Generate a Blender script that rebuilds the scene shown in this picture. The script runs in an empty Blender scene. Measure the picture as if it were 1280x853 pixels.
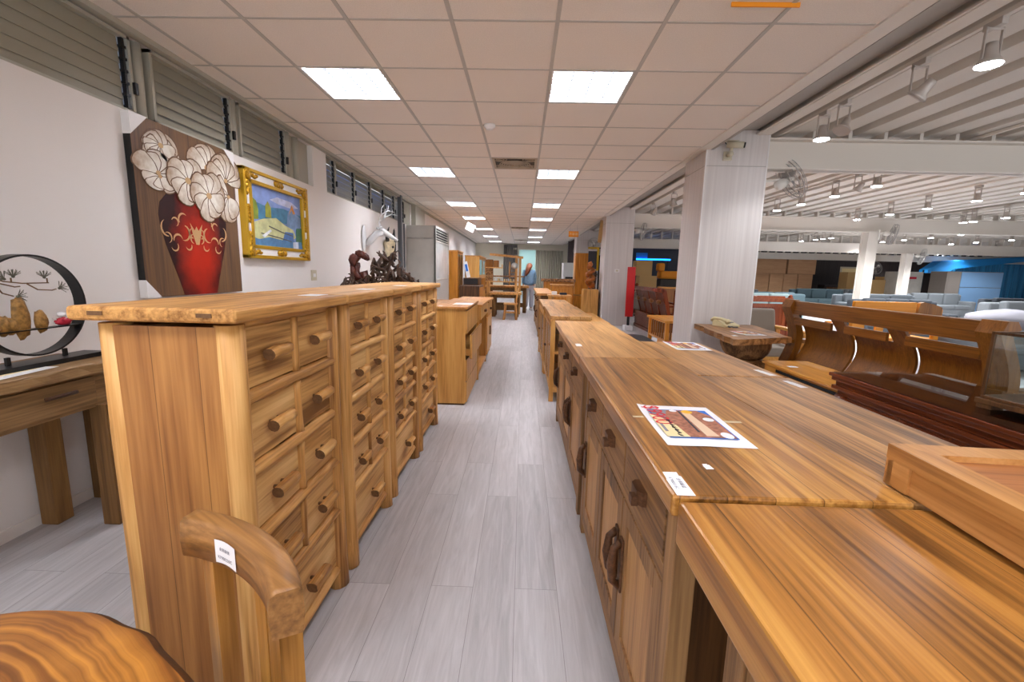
import bpy, bmesh, math, random
from mathutils import Vector, Matrix, noise
random.seed(7)
PI = math.pi
COL = bpy.context.scene.collection
CEIL = 2.733
EYE = 1.33

# ------------------------------------------------------------------ materials
def lin(c):
    return tuple((v/255/12.92) if v/255 <= .04045 else ((v/255+.055)/1.055)**2.4 for v in c)

def new_mat(name):
    m = bpy.data.materials.new(name); m.use_nodes = True
    nt = m.node_tree; b = nt.nodes['Principled BSDF']
    return m, nt, b

def plain(name, c, rough=.5, metal=0, emit=0, ecol=None, spec=.5, bump=0, bscale=60, var=0):
    m, nt, b = new_mat(name)
    b.inputs['Base Color'].default_value = (*lin(c), 1)
    b.inputs['Roughness'].default_value = rough
    b.inputs['Metallic'].default_value = metal
    b.inputs['Specular IOR Level'].default_value = spec
    if emit:
        b.inputs['Emission Color'].default_value = (*lin(ecol or c), 1)
        b.inputs['Emission Strength'].default_value = emit
    if bump or var:
        tc = nt.nodes.new('ShaderNodeTexCoord'); n = nt.nodes.new('ShaderNodeTexNoise')
        n.inputs['Scale'].default_value = bscale; n.inputs['Detail'].default_value = 4
        nt.links.new(tc.outputs['Object'], n.inputs['Vector'])
        if bump:
            bp = nt.nodes.new('ShaderNodeBump'); bp.inputs['Strength'].default_value = bump
            bp.inputs['Distance'].default_value = .003
            nt.links.new(n.outputs['Fac'], bp.inputs['Height']); nt.links.new(bp.outputs['Normal'], b.inputs['Normal'])
        if var:
            r = nt.nodes.new('ShaderNodeValToRGB')
            r.color_ramp.elements[0].position = .3; r.color_ramp.elements[1].position = .7
            r.color_ramp.elements[0].color = (*[v*(1-var) for v in lin(c)], 1)
            r.color_ramp.elements[1].color = (*[min(1, v*(1+var*.6)) for v in lin(c)], 1)
            nt.links.new(n.outputs['Fac'], r.inputs['Fac']); nt.links.new(r.outputs['Color'], b.inputs['Base Color'])
    return m

def mathn(nt, op, a, b=None, c=None):
    n = nt.nodes.new('ShaderNodeMath'); n.operation = op
    for i, v in enumerate((a, b, c)):
        if v is None: continue
        if isinstance(v, (int, float)): n.inputs[i].default_value = v
        else: nt.links.new(v, n.inputs[i])
    return n.outputs[0]

def wood(name, dark, mid, light, axis='Y', rough=.42, plank=0, pax='X', figure=1.0, bump=.25, pvar=.22, ovar=.16, knots=True, spec=.4, scale=1.0, con=.85, sat=1.15):
    """long-grain wood; axis = grain direction, plank = board width measured along pax"""
    dark, mid, light = [tuple(max(0, sum(c)/3+(v-sum(c)/3)*sat) for v in c) for c in (dark, mid, light)]
    m, nt, b = new_mat(name); N = nt.nodes; L = nt.links
    tc = N.new('ShaderNodeTexCoord'); oi = N.new('ShaderNodeObjectInfo')
    sp = N.new('ShaderNodeSeparateXYZ'); L.new(tc.outputs['Object'], sp.inputs[0])
    rnd = oi.outputs['Random']
    off = mathn(nt, 'MULTIPLY', rnd, 37.0)
    if plank:
        idx = mathn(nt, 'FLOOR', mathn(nt, 'DIVIDE', mathn(nt, 'ADD', sp.outputs[pax], 10.013), plank))
        wn = N.new('ShaderNodeTexWhiteNoise'); wn.noise_dimensions = '2D'
        cv = N.new('ShaderNodeCombineXYZ'); L.new(idx, cv.inputs[0]); L.new(rnd, cv.inputs[1]); L.new(cv.outputs[0], wn.inputs['Vector'])
        pr = wn.outputs['Value']
        off = mathn(nt, 'ADD', off, mathn(nt, 'MULTIPLY', pr, 19.0))
    cb = N.new('ShaderNodeCombineXYZ')
    for i, a in enumerate('XYZ'):
        k = (.55 if a == axis else 5.5)*scale
        L.new(mathn(nt, 'ADD', mathn(nt, 'MULTIPLY', sp.outputs[a], k), off), cb.inputs[i])
    n1 = N.new('ShaderNodeTexNoise'); n1.inputs['Scale'].default_value = 1.3; n1.inputs['Detail'].default_value = 5
    n1.inputs['Roughness'].default_value = .6; n1.inputs['Distortion'].default_value = .5
    L.new(cb.outputs[0], n1.inputs['Vector'])
    # cathedral rings: sine of low-frequency noise
    n2 = N.new('ShaderNodeTexNoise'); n2.inputs['Scale'].default_value = .55; n2.inputs['Detail'].default_value = 2
    L.new(cb.outputs[0], n2.inputs['Vector'])
    ring = mathn(nt, 'MULTIPLY_ADD', mathn(nt, 'SINE', mathn(nt, 'MULTIPLY', n2.outputs['Fac'], 62.0)), .5, .5)
    cf = N.new('ShaderNodeCombineXYZ')
    for i, a in enumerate('XYZ'):
        k = (2.2 if a == axis else 70.0)*scale
        L.new(mathn(nt, 'ADD', mathn(nt, 'MULTIPLY', sp.outputs[a], k), off), cf.inputs[i])
    n3 = N.new('ShaderNodeTexNoise'); n3.inputs['Scale'].default_value = 1.5; n3.inputs['Detail'].default_value = 3
    L.new(cf.outputs[0], n3.inputs['Vector'])
    fac = mathn(nt, 'MULTIPLY_ADD', n1.outputs['Fac'], .85, .04)
    fac = mathn(nt, 'ADD', fac, mathn(nt, 'MULTIPLY', mathn(nt, 'SUBTRACT', ring, .5), .22*figure))
    cm = N.new('ShaderNodeCombineXYZ')
    for i, a in enumerate('XYZ'):
        k = (1.1 if a == axis else 26.0)*scale
        L.new(mathn(nt, 'ADD', mathn(nt, 'MULTIPLY', sp.outputs[a], k), off), cm.inputs[i])
    n4 = N.new('ShaderNodeTexNoise'); n4.inputs['Scale'].default_value = 1.4; n4.inputs['Detail'].default_value = 4; n4.inputs['Roughness'].default_value = .7
    L.new(cm.outputs[0], n4.inputs['Vector'])
    fac = mathn(nt, 'ADD', fac, mathn(nt, 'MULTIPLY', mathn(nt, 'SUBTRACT', n3.outputs['Fac'], .5), 1.15))
    fac = mathn(nt, 'ADD', fac, mathn(nt, 'MULTIPLY', mathn(nt, 'SUBTRACT', n4.outputs['Fac'], .5), .7))
    if plank: fac = mathn(nt, 'ADD', fac, mathn(nt, 'MULTIPLY', mathn(nt, 'SUBTRACT', pr, .5), pvar*2))
    fac = mathn(nt, 'ADD', fac, mathn(nt, 'MULTIPLY', mathn(nt, 'SUBTRACT', rnd, .5), ovar*2))
    fac = mathn(nt, 'MULTIPLY_ADD', mathn(nt, 'SUBTRACT', fac, .5), con, .5)
    r = N.new('ShaderNodeValToRGB'); e = r.color_ramp.elements
    e[0].position = .05; e[0].color = (*lin(dark), 1); e[1].position = .95; e[1].color = (*lin(light), 1)
    k = e.new(.45); k.color = (*lin(mid), 1)
    L.new(fac, r.inputs['Fac']); col = r.outputs['Color']
    if knots:
        vc = N.new('ShaderNodeCombineXYZ')
        for i, a in enumerate('XYZ'):
            L.new(mathn(nt, 'ADD', mathn(nt, 'MULTIPLY', sp.outputs[a], (1.3 if a == axis else 3.4)*scale), off), vc.inputs[i])
        v = N.new('ShaderNodeTexVoronoi'); v.inputs['Scale'].default_value = 1.1; L.new(vc.outputs[0], v.inputs['Vector'])
        kn = N.new('ShaderNodeMapRange'); kn.inputs['From Min'].default_value = .03; kn.inputs['From Max'].default_value = .10
        kn.inputs['To Min'].default_value = .75; kn.inputs['To Max'].default_value = 0
        L.new(v.outputs['Distance'], kn.inputs['Value'])
        mx = N.new('ShaderNodeMixRGB'); mx.blend_type = 'MIX'; L.new(kn.outputs[0], mx.inputs['Fac']); L.new(col, mx.inputs[1])
        mx.inputs[2].default_value = (*[q*.45 for q in lin(dark)], 1); col = mx.outputs[0]
    if plank:
        fr = mathn(nt, 'FRACT', mathn(nt, 'DIVIDE', mathn(nt, 'ADD', sp.outputs[pax], 10.013), plank))
        edge = mathn(nt, 'LESS_THAN', mathn(nt, 'MINIMUM', fr, mathn(nt, 'SUBTRACT', 1.0, fr)), .0011/plank)
        mx = N.new('ShaderNodeMixRGB'); L.new(mathn(nt, 'MULTIPLY', edge, .6), mx.inputs['Fac']); L.new(col, mx.inputs[1])
        mx.inputs[2].default_value = (*[q*.4 for q in lin(dark)], 1); col = mx.outputs[0]
    L.new(col, b.inputs['Base Color'])
    b.inputs['Roughness'].default_value = rough; b.inputs['Specular IOR Level'].default_value = spec
    bp = N.new('ShaderNodeBump'); bp.inputs['Strength'].default_value = bump; bp.inputs['Distance'].default_value = .0022
    L.new(n3.outputs['Fac'], bp.inputs['Height']); L.new(bp.outputs['Normal'], b.inputs['Normal'])
    return m

def floor_mat():
    m, nt, b = new_mat('grey_plank_floor'); N = nt.nodes; L = nt.links
    tc = N.new('ShaderNodeTexCoord'); mp = N.new('ShaderNodeMapping'); mp.inputs['Rotation'].default_value = (0, 0, PI/2)
    L.new(tc.outputs['Object'], mp.inputs[0])
    br = N.new('ShaderNodeTexBrick'); br.offset = .37; br.inputs['Scale'].default_value = 1
    br.inputs['Brick Width'].default_value = 1.22; br.inputs['Row Height'].default_value = .178
    br.inputs['Mortar Size'].default_value = .0009; br.inputs['Mortar Smooth'].default_value = 0
    br.inputs['Color1'].default_value = (.0, .0, .0, 1); br.inputs['Color2'].default_value = (1, 1, 1, 1); br.inputs['Mortar'].default_value = (.5, .5, .5, 1)
    L.new(mp.outputs[0], br.inputs['Vector'])
    ms = N.new('ShaderNodeMapping'); ms.inputs['Scale'].default_value = (22, 1.6, 1)
    L.new(tc.outputs['Object'], ms.inputs[0])
    ad = N.new('ShaderNodeVectorMath'); ad.operation = 'MULTIPLY_ADD'; ad.inputs[1].default_value = (9, 9, 9)
    L.new(br.outputs['Color'], ad.inputs[0]); L.new(ms.outputs[0], ad.inputs[2])
    n = N.new('ShaderNodeTexNoise'); n.inputs['Scale'].default_value = 1.6; n.inputs['Detail'].default_value = 8; n.inputs['Roughness'].default_value = .65; n.inputs['Distortion'].default_value = .8
    L.new(ad.outputs[0], n.inputs['Vector'])
    f = mathn(nt, 'MULTIPLY_ADD', br.outputs['Color'], .22, mathn(nt, 'MULTIPLY_ADD', n.outputs['Fac'], 1.1, -.18))
    r = N.new('ShaderNodeValToRGB'); e = r.color_ramp.elements
    e[0].position = .1; e[0].color = (*lin((158, 154, 154)), 1); e[1].position = .8; e[1].color = (*lin((204, 200, 201)), 1)
    L.new(f, r.inputs['Fac'])
    mx = N.new('ShaderNodeMixRGB'); L.new(br.outputs['Fac'], mx.inputs['Fac']); L.new(r.outputs['Color'], mx.inputs[1])
    mx.inputs[2].default_value = (*lin((132, 127, 126)), 1)
    L.new(mx.outputs[0], b.inputs['Base Color']); b.inputs['Roughness'].default_value = .42; b.inputs['Specular IOR Level'].default_value = .35
    bp = N.new('ShaderNodeBump'); bp.inputs['Strength'].default_value = .15; bp.inputs['Distance'].default_value = .002
    L.new(n.outputs['Fac'], bp.inputs['Height']); L.new(bp.outputs['Normal'], b.inputs['Normal'])
    return m

def stripe_mat(name, c1, c2, axis='X', rough=.5):
    """laminate with fine vertical streaks"""
    m, nt, b = new_mat(name); N = nt.nodes; L = nt.links
    tc = N.new('ShaderNodeTexCoord'); mp = N.new('ShaderNodeMapping'); mp.inputs['Scale'].default_value = (30, 30, .5)
    L.new(tc.outputs['Object'], mp.inputs[0])
    n = N.new('ShaderNodeTexNoise'); n.inputs['Scale'].default_value = 1.2; n.inputs['Detail'].default_value = 5; L.new(mp.outputs[0], n.inputs['Vector'])
    r = N.new('ShaderNodeValToRGB'); e = r.color_ramp.elements
    e[0].position = .3; e[0].color = (*lin(c1), 1); e[1].position = .7; e[1].color = (*lin(c2), 1)
    L.new(n.outputs['Fac'], r.inputs['Fac']); L.new(r.outputs['Color'], b.inputs['Base Color']); b.inputs['Roughness'].default_value = rough
    return m

M = {}
# honey teak, three grain directions
H = ((126, 84, 42), (198, 150, 92), (228, 186, 126))
for ax in 'XYZ': M['honey'+ax] = wood('honey_teak_'+ax, *H, axis=ax, rough=.5, con=.85)
M['drawer'] = wood('honey_drawer_front', (130, 90, 48), (202, 156, 98), (230, 192, 134), axis='Y', rough=.55, figure=2.0, ovar=.2, con=.8, sat=1.1)
M['sidep'] = wood('chest_side_planks', (104, 64, 30), (156, 102, 52), (190, 134, 72), axis='Z', plank=.121, pax='X', rough=.42, pvar=.26, con=.9, scale=.8, sat=1.0)
M['endgrain'] = plain('end_grain', (112, 78, 46), .7, var=.3, bscale=90)
T = ((90, 60, 28), (158, 110, 56), (206, 158, 90))
M['topY'] = wood('buffet_top', *T, axis='Y', plank=.092, pax='X', rough=.3, pvar=.16, bump=.5, figure=1.6, spec=.5)
M['topY2'] = wood('buffet_top_pale', (110, 76, 44), (184, 138, 86), (216, 174, 118), axis='Y', plank=.1, pax='X', rough=.33, pvar=.14, bump=.5, figure=1.5)
M['topNear'] = wood('near_top', (100, 62, 26), (168, 112, 50), (208, 154, 78), axis='Y', plank=.12, pax='X', rough=.3, pvar=.14, bump=.3, figure=1.8, con=.8, scale=.85, sat=1.0)
M['bufZ'] = wood('buffet_body_Z', (80, 58, 38), (140, 106, 72), (180, 142, 98), axis='Z', rough=.55)
M['bufY'] = wood('buffet_body_Y', (78, 56, 36), (134, 100, 66), (174, 136, 92), axis='Y', rough=.55)
M['bufDoor'] = wood('buffet_door_panel', (134, 98, 62), (184, 142, 96), (206, 166, 118), axis='Z', rough=.5, knots=False)
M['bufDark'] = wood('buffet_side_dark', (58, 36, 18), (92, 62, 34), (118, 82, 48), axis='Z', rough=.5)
M['walnutH'] = wood('dark_handle', (40, 24, 14), (82, 54, 34), (116, 82, 56), axis='Y', rough=.5)
M['light'] = wood('light_oak', (158, 108, 54), (200, 150, 86), (222, 176, 112), axis='Z', rough=.4, knots=False, figure=1.4)
M['lightY'] = wood('light_oak_Y', (160, 108, 56), (198, 146, 88), (222, 176, 120), axis='Y', rough=.4, knots=False, figure=1.2)
M['orange'] = wood('orange_wood', (150, 92, 32), (196, 132, 54), (216, 158, 80), axis='Z', rough=.35, knots=False)
M['orangeY'] = wood('orange_wood_Y', (166, 104, 40), (206, 148, 74), (226, 176, 104), axis='Y', rough=.3, knots=False)
M['amber'] = wood('amber_bench', (92, 56, 20), (128, 82, 32), (152, 102, 46), axis='Z', rough=.3, knots=False, figure=.7)
M['amberY'] = wood('amber_bench_Y', (92, 56, 20), (130, 84, 34), (156, 106, 50), axis='Y', rough=.28, knots=False, figure=.7)
M['orangeX'] = wood('orange_wood_X', (176, 110, 30), (204, 136, 46), (218, 156, 70), axis='X', rough=.35, knots=False, figure=.5, con=.5)
M['mahog'] = wood('mahogany_Y', (58, 24, 10), (96, 46, 22), (128, 68, 36), axis='Y', rough=.25, knots=False, figure=.8)
M['mahogZ'] = wood('mahogany_Z', (58, 24, 10), (96, 46, 22), (128, 68, 36), axis='Z', rough=.3, knots=False, figure=.8)
M['rose'] = wood('rosewood', (74, 34, 20), (112, 56, 34), (138, 76, 50), axis='Z', rough=.25, knots=False, figure=.8)
M['roseX'] = wood('rosewood_X', (74, 34, 20), (116, 60, 36), (142, 80, 52), axis='X', rough=.25, knots=False, figure=.8)
M['slab'] = wood('slab_wood', (76, 50, 28), (140, 100, 64), (182, 138, 94), axis='Y', rough=.35, figure=2.4)
M['stump'] = wood('stump_wood', (82, 56, 32), (142, 106, 70), (178, 142, 100), axis='Z', rough=.7, figure=2)
M['dresser'] = wood('dresser_wood', (84, 62, 38), (136, 104, 66), (170, 136, 92), axis='Y', rough=.5, con=.8, sat=1.0)
M['dresserZ'] = wood('dresser_wood_Z', (78, 54, 30), (120, 86, 48), (150, 112, 66), axis='Z', rough=.5, con=.7, sat=1.05)
M['chair'] = wood('chair_wood', (92, 64, 36), (144, 104, 62), (182, 140, 92), axis='X', rough=.42)
M['chairZ'] = wood('chair_wood_Z', (104, 70, 30), (162, 116, 58), (196, 148, 84), axis='Z', rough=.42)
M['cage'] = wood('box_wood', (138, 94, 52), (184, 134, 80), (206, 158, 104), axis='Y', rough=.35, knots=False)
M['root'] = plain('root_wood', (84, 60, 46), .35, var=.6, bscale=14, bump=.6)
M['carve'] = plain('carved_amber', (178, 100, 40), .35, var=.5, bscale=9, bump=.4)
M['brownbox'] = wood('brown_box', (54, 36, 24), (94, 66, 44), (128, 96, 66), axis='Z', rough=.35)
M['white'] = plain('white_paint', (236, 234, 234), .7)
M['wall'] = plain('wall_paint', (232, 227, 223), .8, bump=.12, bscale=180)
M['wallfar'] = plain('wall_paint_far', (214, 208, 190), .8)
M['frame'] = plain('window_frame', (172, 168, 154), .5)
M['louver'] = plain('louver_slat', (150, 146, 130), .35)
M['blackm'] = plain('black_metal', (16, 17, 19), .35)
M['dark'] = plain('dark_void', (10, 10, 11), .8)
M['greyp'] = plain('grey_panel', (204, 201, 193), .5, var=.12, bscale=3)
M['greypost'] = plain('grey_steel', (92, 96, 102), .4)
M['tile'] = plain('white_tile', (214, 214, 210), .3)
M['tbar'] = plain('grid_bar', (186, 180, 172), .5)
M['pillar'] = stripe_mat('pillar_laminate', (208, 200, 197), (222, 215, 212))
M['pilgap'] = plain('pillar_trim', (232, 228, 226), .4)
M['beam'] = plain('beam_paint', (226, 218, 208), .55)
M['beamgrey'] = plain('beam_grey', (168, 162, 154), .55)
M['deck'] = plain('deck_paint', (216, 208, 198), .6)
M['deckdark'] = plain('deck_recess', (150, 144, 136), .7)
M['floor'] = floor_mat()
M['darkwall'] = stripe_mat('dark_brown_wall', (44, 34, 32), (64, 52, 48), .6)
M['plum'] = stripe_mat('plum_wall', (78, 66, 66), (98, 86, 86))
M['paper'] = plain('paper', (244, 244, 246), .7)
M['red'] = plain('red_print', (220, 40, 44), .6)
M['redpanel'] = plain('red_panel', (206, 8, 14), .45)
M['blue'] = plain('blue_print', (30, 112, 206), .6)
M['yellow'] = plain('yellow_print', (246, 190, 50), .6)
M['cream'] = plain('cream_print', (246, 226, 170), .6)
M['printbrown'] = plain('brown_print', (180, 116, 88), .6, var=.45, bscale=70)
M['printpale'] = plain('pale_print', (232, 202, 170), .6)
M['ink'] = plain('ink', (48, 50, 60), .6)
M['inkgrey'] = plain('grey_ink', (140, 138, 146), .6)
M['orangesign'] = plain('orange_sign', (240, 150, 20), .6)
M['gold'] = plain('gold_leaf', (196, 148, 30), .35, metal=.55, var=.55, bscale=60, bump=.8)
M['goldbar'] = plain('gold_bar', (208, 164, 40), .3, metal=.45)
M['rockgold'] = plain('gold_rock', (166, 124, 64), .5, metal=.2, var=.5, bscale=60, bump=.8)
M['wire'] = plain('bronze_wire', (120, 92, 62), .4, metal=.5)
M['bristle'] = plain('grey_bristle', (96, 92, 76), .6)
M['figurered'] = plain('figure_red', (196, 36, 60), .4)
M['figurewhite'] = plain('figure_white', (232, 232, 232), .4)
M['bone'] = plain('bone', (222, 206, 172), .6, var=.25, bscale=20)
M['deer'] = plain('deer_white', (208, 208, 208), .5)
M['horn'] = plain('black_horn', (24, 22, 22), .35)
M['sofagrey'] = plain('sofa_grey', (98, 104, 109), .9, bump=.3, bscale=200)
M['sofateal'] = plain('sofa_teal', (92, 114, 122), .9, bump=.3, bscale=200)
M['sofadark'] = plain('sofa_dark', (62, 66, 72), .85)
M['sofalight'] = plain('sofa_light', (122, 127, 131), .9)
M['sofapale'] = plain('sofa_pale', (158, 178, 178), .8)
M['taupe'] = plain('taupe_fabric', (138, 126, 114), .9, bump=.3, bscale=220)
M['pillow'] = plain('pillow_white', (146, 144, 152), .85)
M['carton'] = wood('carton', (160, 124, 94), (190, 150, 116), (206, 168, 134), axis='X', rough=.8, knots=False, figure=.3, bump=.05)
M['cartonlight'] = plain('carton_light', (206, 168, 112), .8)
M['fridgeblue'] = plain('fridge_door', (136, 178, 222), .35)
M['fridgeside'] = plain('fridge_side', (150, 140, 132), .5)
M['curtainblue'] = stripe_mat('blue_curtain', (16, 96, 150), (30, 146, 196), .6)
M['curtaingrey'] = plain('grey_curtain', (112, 108, 104), .9)
M['curtainbeige'] = plain('beige_curtain', (176, 172, 154), .9)
M['skin'] = plain('skin', (214, 168, 142), .5)
M['hair'] = plain('auburn_hair', (138, 78, 48), .5, var=.4, bscale=60)
M['shirt'] = plain('blue_shirt', (118, 156, 190), .85, var=.15, bscale=20)
M['trousers'] = plain('pale_trousers', (186, 186, 196), .85)
M['shoe'] = plain('white_shoe', (210, 206, 204), .6)
M['phone'] = plain('phone_cream', (216, 202, 158), .4)
M['cord'] = plain('phone_cord', (84, 84, 86), .5)
M['blacktop'] = plain('black_top', (48, 50, 54), .3)
M['chrome'] = plain('chrome', (190, 190, 192), .2, metal=.9)
M['fanguard'] = plain('fan_guard', (176, 172, 168), .4, metal=.2)
M['fanwhite'] = plain('fan_white', (236, 232, 224), .4)
M['camera'] = plain('camera_beige', (206, 196, 172), .4)
M['lampgrey'] = plain('lamp_grey', (192, 182, 174), .35, metal=.2)
M['glow'] = plain('lamp_glow', (250, 250, 255), .5, emit=22, ecol=(238, 244, 255))
M['diffuser'] = plain('light_diffuser', (250, 250, 255), .5, emit=16, ecol=(244, 246, 255))
M['bluelight'] = plain('blue_light', (20, 120, 255), .5, emit=1.6, ecol=(20, 130, 250))
M['daylit'] = plain('daylit_room', (196, 222, 218), .8)
def glass_mat(name, c=(235, 245, 245), rough=.02):
    m, nt, b = new_mat(name)
    out = nt.nodes['Material Output']
    tr = nt.nodes.new('ShaderNodeBsdfTransparent'); gl = nt.nodes.new('ShaderNodeBsdfGlossy'); gl.inputs['Roughness'].default_value = rough
    tr.inputs[0].default_value = (*lin(c), 1)
    fr = nt.nodes.new('ShaderNodeFresnel'); fr.inputs[0].default_value = 1.5
    mx = nt.nodes.new('ShaderNodeMixShader')
    nt.links.new(fr.outputs[0], mx.inputs[0]); nt.links.new(tr.outputs[0], mx.inputs[1]); nt.links.new(gl.outputs[0], mx.inputs[2])
    nt.links.new(mx.outputs[0], out.inputs['Surface'])
    return m
M['glass'] = glass_mat('clear_glass')
M['whiteboard'] = plain('frosted_glass', (224, 228, 228), .12, var=.12, bscale=4)
M['darkglass'] = plain('dark_glass_pane', (60, 58, 60), .08)
M['sky'] = plain('sky_panel_glow', (60, 120, 200), .5, emit=.5, ecol=(50, 120, 220))

# ceiling tile: speckled mineral fibre
M['tilec'] = plain('mineral_tile', (236, 226, 216), .9, bump=.4, bscale=150, var=.07)

# ------------------------------------------------------------------ mesh builder
class MB:
    def __init__(s): s.bm = bmesh.new()
    def _mi(s, faces, mi):
        if mi:
            for f in faces: f.material_index = mi
    def box(s, x0, y0, z0, x1, y1, z1, bev=0, mi=0, seg=2, mat=None):
        r = bmesh.ops.create_cube(s.bm, size=1)
        vs = r['verts']
        for v in vs:
            v.co = Vector(((x0+x1)/2+v.co.x*(x1-x0), (y0+y1)/2+v.co.y*(y1-y0), (z0+z1)/2+v.co.z*(z1-z0)))
        fs = list({f for v in vs for f in v.link_faces}); s._mi(fs, mi)
        if bev:
            es = list({e for v in vs for e in v.link_edges})
            b = min(bev, .45*min(abs(x1-x0), abs(y1-y0), abs(z1-z0)))
            g = bmesh.ops.bevel(s.bm, geom=es, offset=b, segments=seg, profile=.6, affect='EDGES')
            vs = list({v for f in g['faces'] for v in f.verts} | {v for v in vs if v.is_valid})
            s._mi(g['faces'], mi)
        if mat is not None: bmesh.ops.transform(s.bm, matrix=mat, verts=[v for v in vs if v.is_valid])
        return s
    def tube(s, pts, r, n=10, ry=None, cap=True, mi=0, capmi=None, wob=0, up=None):
        pts = [Vector(p) for p in pts]; k = len(pts)
        rs = r if isinstance(r, (list, tuple)) else [r]*k
        rys = rs if ry is None else (ry if isinstance(ry, (list, tuple)) else [ry]*k)
        rings = []; prev = None
        for i, p in enumerate(pts):
            d = (pts[min(i+1, k-1)]-pts[max(i-1, 0)]).normalized()
            if prev is None:
                ref = Vector(up) if up else (Vector((0, 0, 1)) if abs(d.z) < .9 else Vector((1, 0, 0)))
                a = d.cross(ref).normalized()
            else:
                a = (prev-d*prev.dot(d)).normalized()
            prev = a; b = a.cross(d)
            ring = []
            for j in range(n):
                t = 2*PI*j/n
                w = 1+wob*noise.noise(p*9+Vector((math.cos(t), math.sin(t), 0))*1.3) if wob else 1
                ring.append(s.bm.verts.new(p+a*math.cos(t)*rs[i]*w+b*math.sin(t)*rys[i]*w))
            rings.append(ring)
        for i in range(k-1):
            for j in range(n):
                f = s.bm.faces.new((rings[i][j], rings[i][(j+1) % n], rings[i+1][(j+1) % n], rings[i+1][j])); f.material_index = mi; f.smooth = True
        if cap:
            for ring, rev in ((rings[0], False), (rings[-1], True)):
                f = s.bm.faces.new(ring if rev else ring[::-1]); f.material_index = mi if capmi is None else capmi
        return s
    def prism(s, poly, axis, a0, a1, mi=0):
        """poly in the two other axes, extruded along axis"""
        def P(u, v, w):
            return {'X': (w, u, v), 'Y': (u, w, v), 'Z': (u, v, w)}[axis]
        A = [s.bm.verts.new(P(u, v, a0)) for u, v in poly]; B = [s.bm.verts.new(P(u, v, a1)) for u, v in poly]
        n = len(poly); fs = [s.bm.faces.new(A[::-1]), s.bm.faces.new(B)]
        for i in range(n): fs.append(s.bm.faces.new((A[i], A[(i+1) % n], B[(i+1) % n], B[i])))
        s._mi(fs, mi); return s
    def lathe(s, prof, cx=0, cy=0, n=24, mi=0, wob=0, mat=None):
        rings = []
        for r, z in prof:
            ring = []
            for j in range(n):
                t = 2*PI*j/n
                q = r*(1+wob*noise.noise(Vector((math.cos(t)*1.4+cx, math.sin(t)*1.4, z*3))))
                co = Vector((cx+q*math.cos(t), cy+q*math.sin(t), z))
                ring.append(s.bm.verts.new(mat @ co if mat else co))
            rings.append(ring)
        for i in range(len(prof)-1):
            for j in range(n):
                f = s.bm.faces.new((rings[i][j], rings[i][(j+1) % n], rings[i+1][(j+1) % n], rings[i+1][j])); f.smooth = True; f.material_index = mi
        for ring, rev in ((rings[0], 1), (rings[-1], 0)):
            f = s.bm.faces.new(ring[::-1] if rev else ring); f.material_index = mi
        return s
    def ball(s, c, r, sx=1, sy=1, sz=1, n=16, wob=0, freq=3, mi=0, mat=None):
        g = bmesh.ops.create_uvsphere(s.bm, u_segments=n, v_segments=max(6, n//2+2), radius=1)
        for v in g['verts']:
            w = 1+wob*noise.noise(v.co*freq+Vector(c)*3)
            q = Vector((v.co.x*r*sx*w, v.co.y*r*sy*w, v.co.z*r*sz*w))
            if mat: q = mat @ q
            v.co = q+Vector(c)
            for f in v.link_faces: f.smooth = True; f.material_index = mi
        return s
    def quad(s, *c, mi=0):
        f = s.bm.faces.new([s.bm.verts.new(p) for p in c]); f.material_index = mi; return s
    def grid(s, fn, nu, nv, mi=0, smooth=True):
        V = [[s.bm.verts.new(fn(i/nu, j/nv)) for j in range(nv+1)] for i in range(nu+1)]
        for i in range(nu):
            for j in range(nv):
                f = s.bm.faces.new((V[i][j], V[i+1][j], V[i+1][j+1], V[i][j+1])); f.smooth = smooth; f.material_index = mi
        return s
    def wobble(s, amp, freq=6, seed=0):
        for v in s.bm.verts:
            v.co += Vector((noise.noise(v.co*freq+Vector((seed, 0, 0))), noise.noise(v.co*freq+Vector((0, seed+9, 0))), noise.noise(v.co*freq+Vector((0, 0, seed+17)))))*amp
        return s
    def build(s, name, mats, parent=None, loc=None):
        me = bpy.data.meshes.new(name)
        bmesh.ops.recalc_face_normals(s.bm, faces=s.bm.faces)
        s.bm.to_mesh(me); s.bm.free()
        for m in (mats if isinstance(mats, (list, tuple)) else [mats]): me.materials.append(M[m] if isinstance(m, str) else m)
        o = bpy.data.objects.new(name, me); COL.objects.link(o)
        if parent: o.parent = parent
        if loc: o.location = loc
        return o

def tag(o, label=None, cat=None, group=None, kind=None):
    if label: o['label'] = label
    if cat: o['category'] = cat
    if group: o['group'] = group
    if kind: o['kind'] = kind
    return o
def thing(name, label, cat, loc=(0, 0, 0), rz=0, group=None):
    o = bpy.data.objects.new(name, None); COL.objects.link(o); o.location = loc; o.rotation_euler = (0, 0, rz)
    o.empty_display_size = .1
    return tag(o, label, cat, group)
def struct(name, mb, mat):
    o = mb.build(name, mat); o['kind'] = 'structure'; return o
def kids(o): return [c for c in bpy.data.objects if c.parent == o]
def copy_tree(o, parent=None):
    c = o.copy(); COL.objects.link(c)
    if parent: c.parent = parent
    for k in kids(o): copy_tree(k, c)
    return c
def dup(o, label, loc=None, rz=None, scale=None):
    c = copy_tree(o)
    if label: c['label'] = label
    if loc: c.location = loc
    if rz is not None: c.rotation_euler = (0, 0, rz)
    if scale: c.scale = scale
    return c
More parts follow.
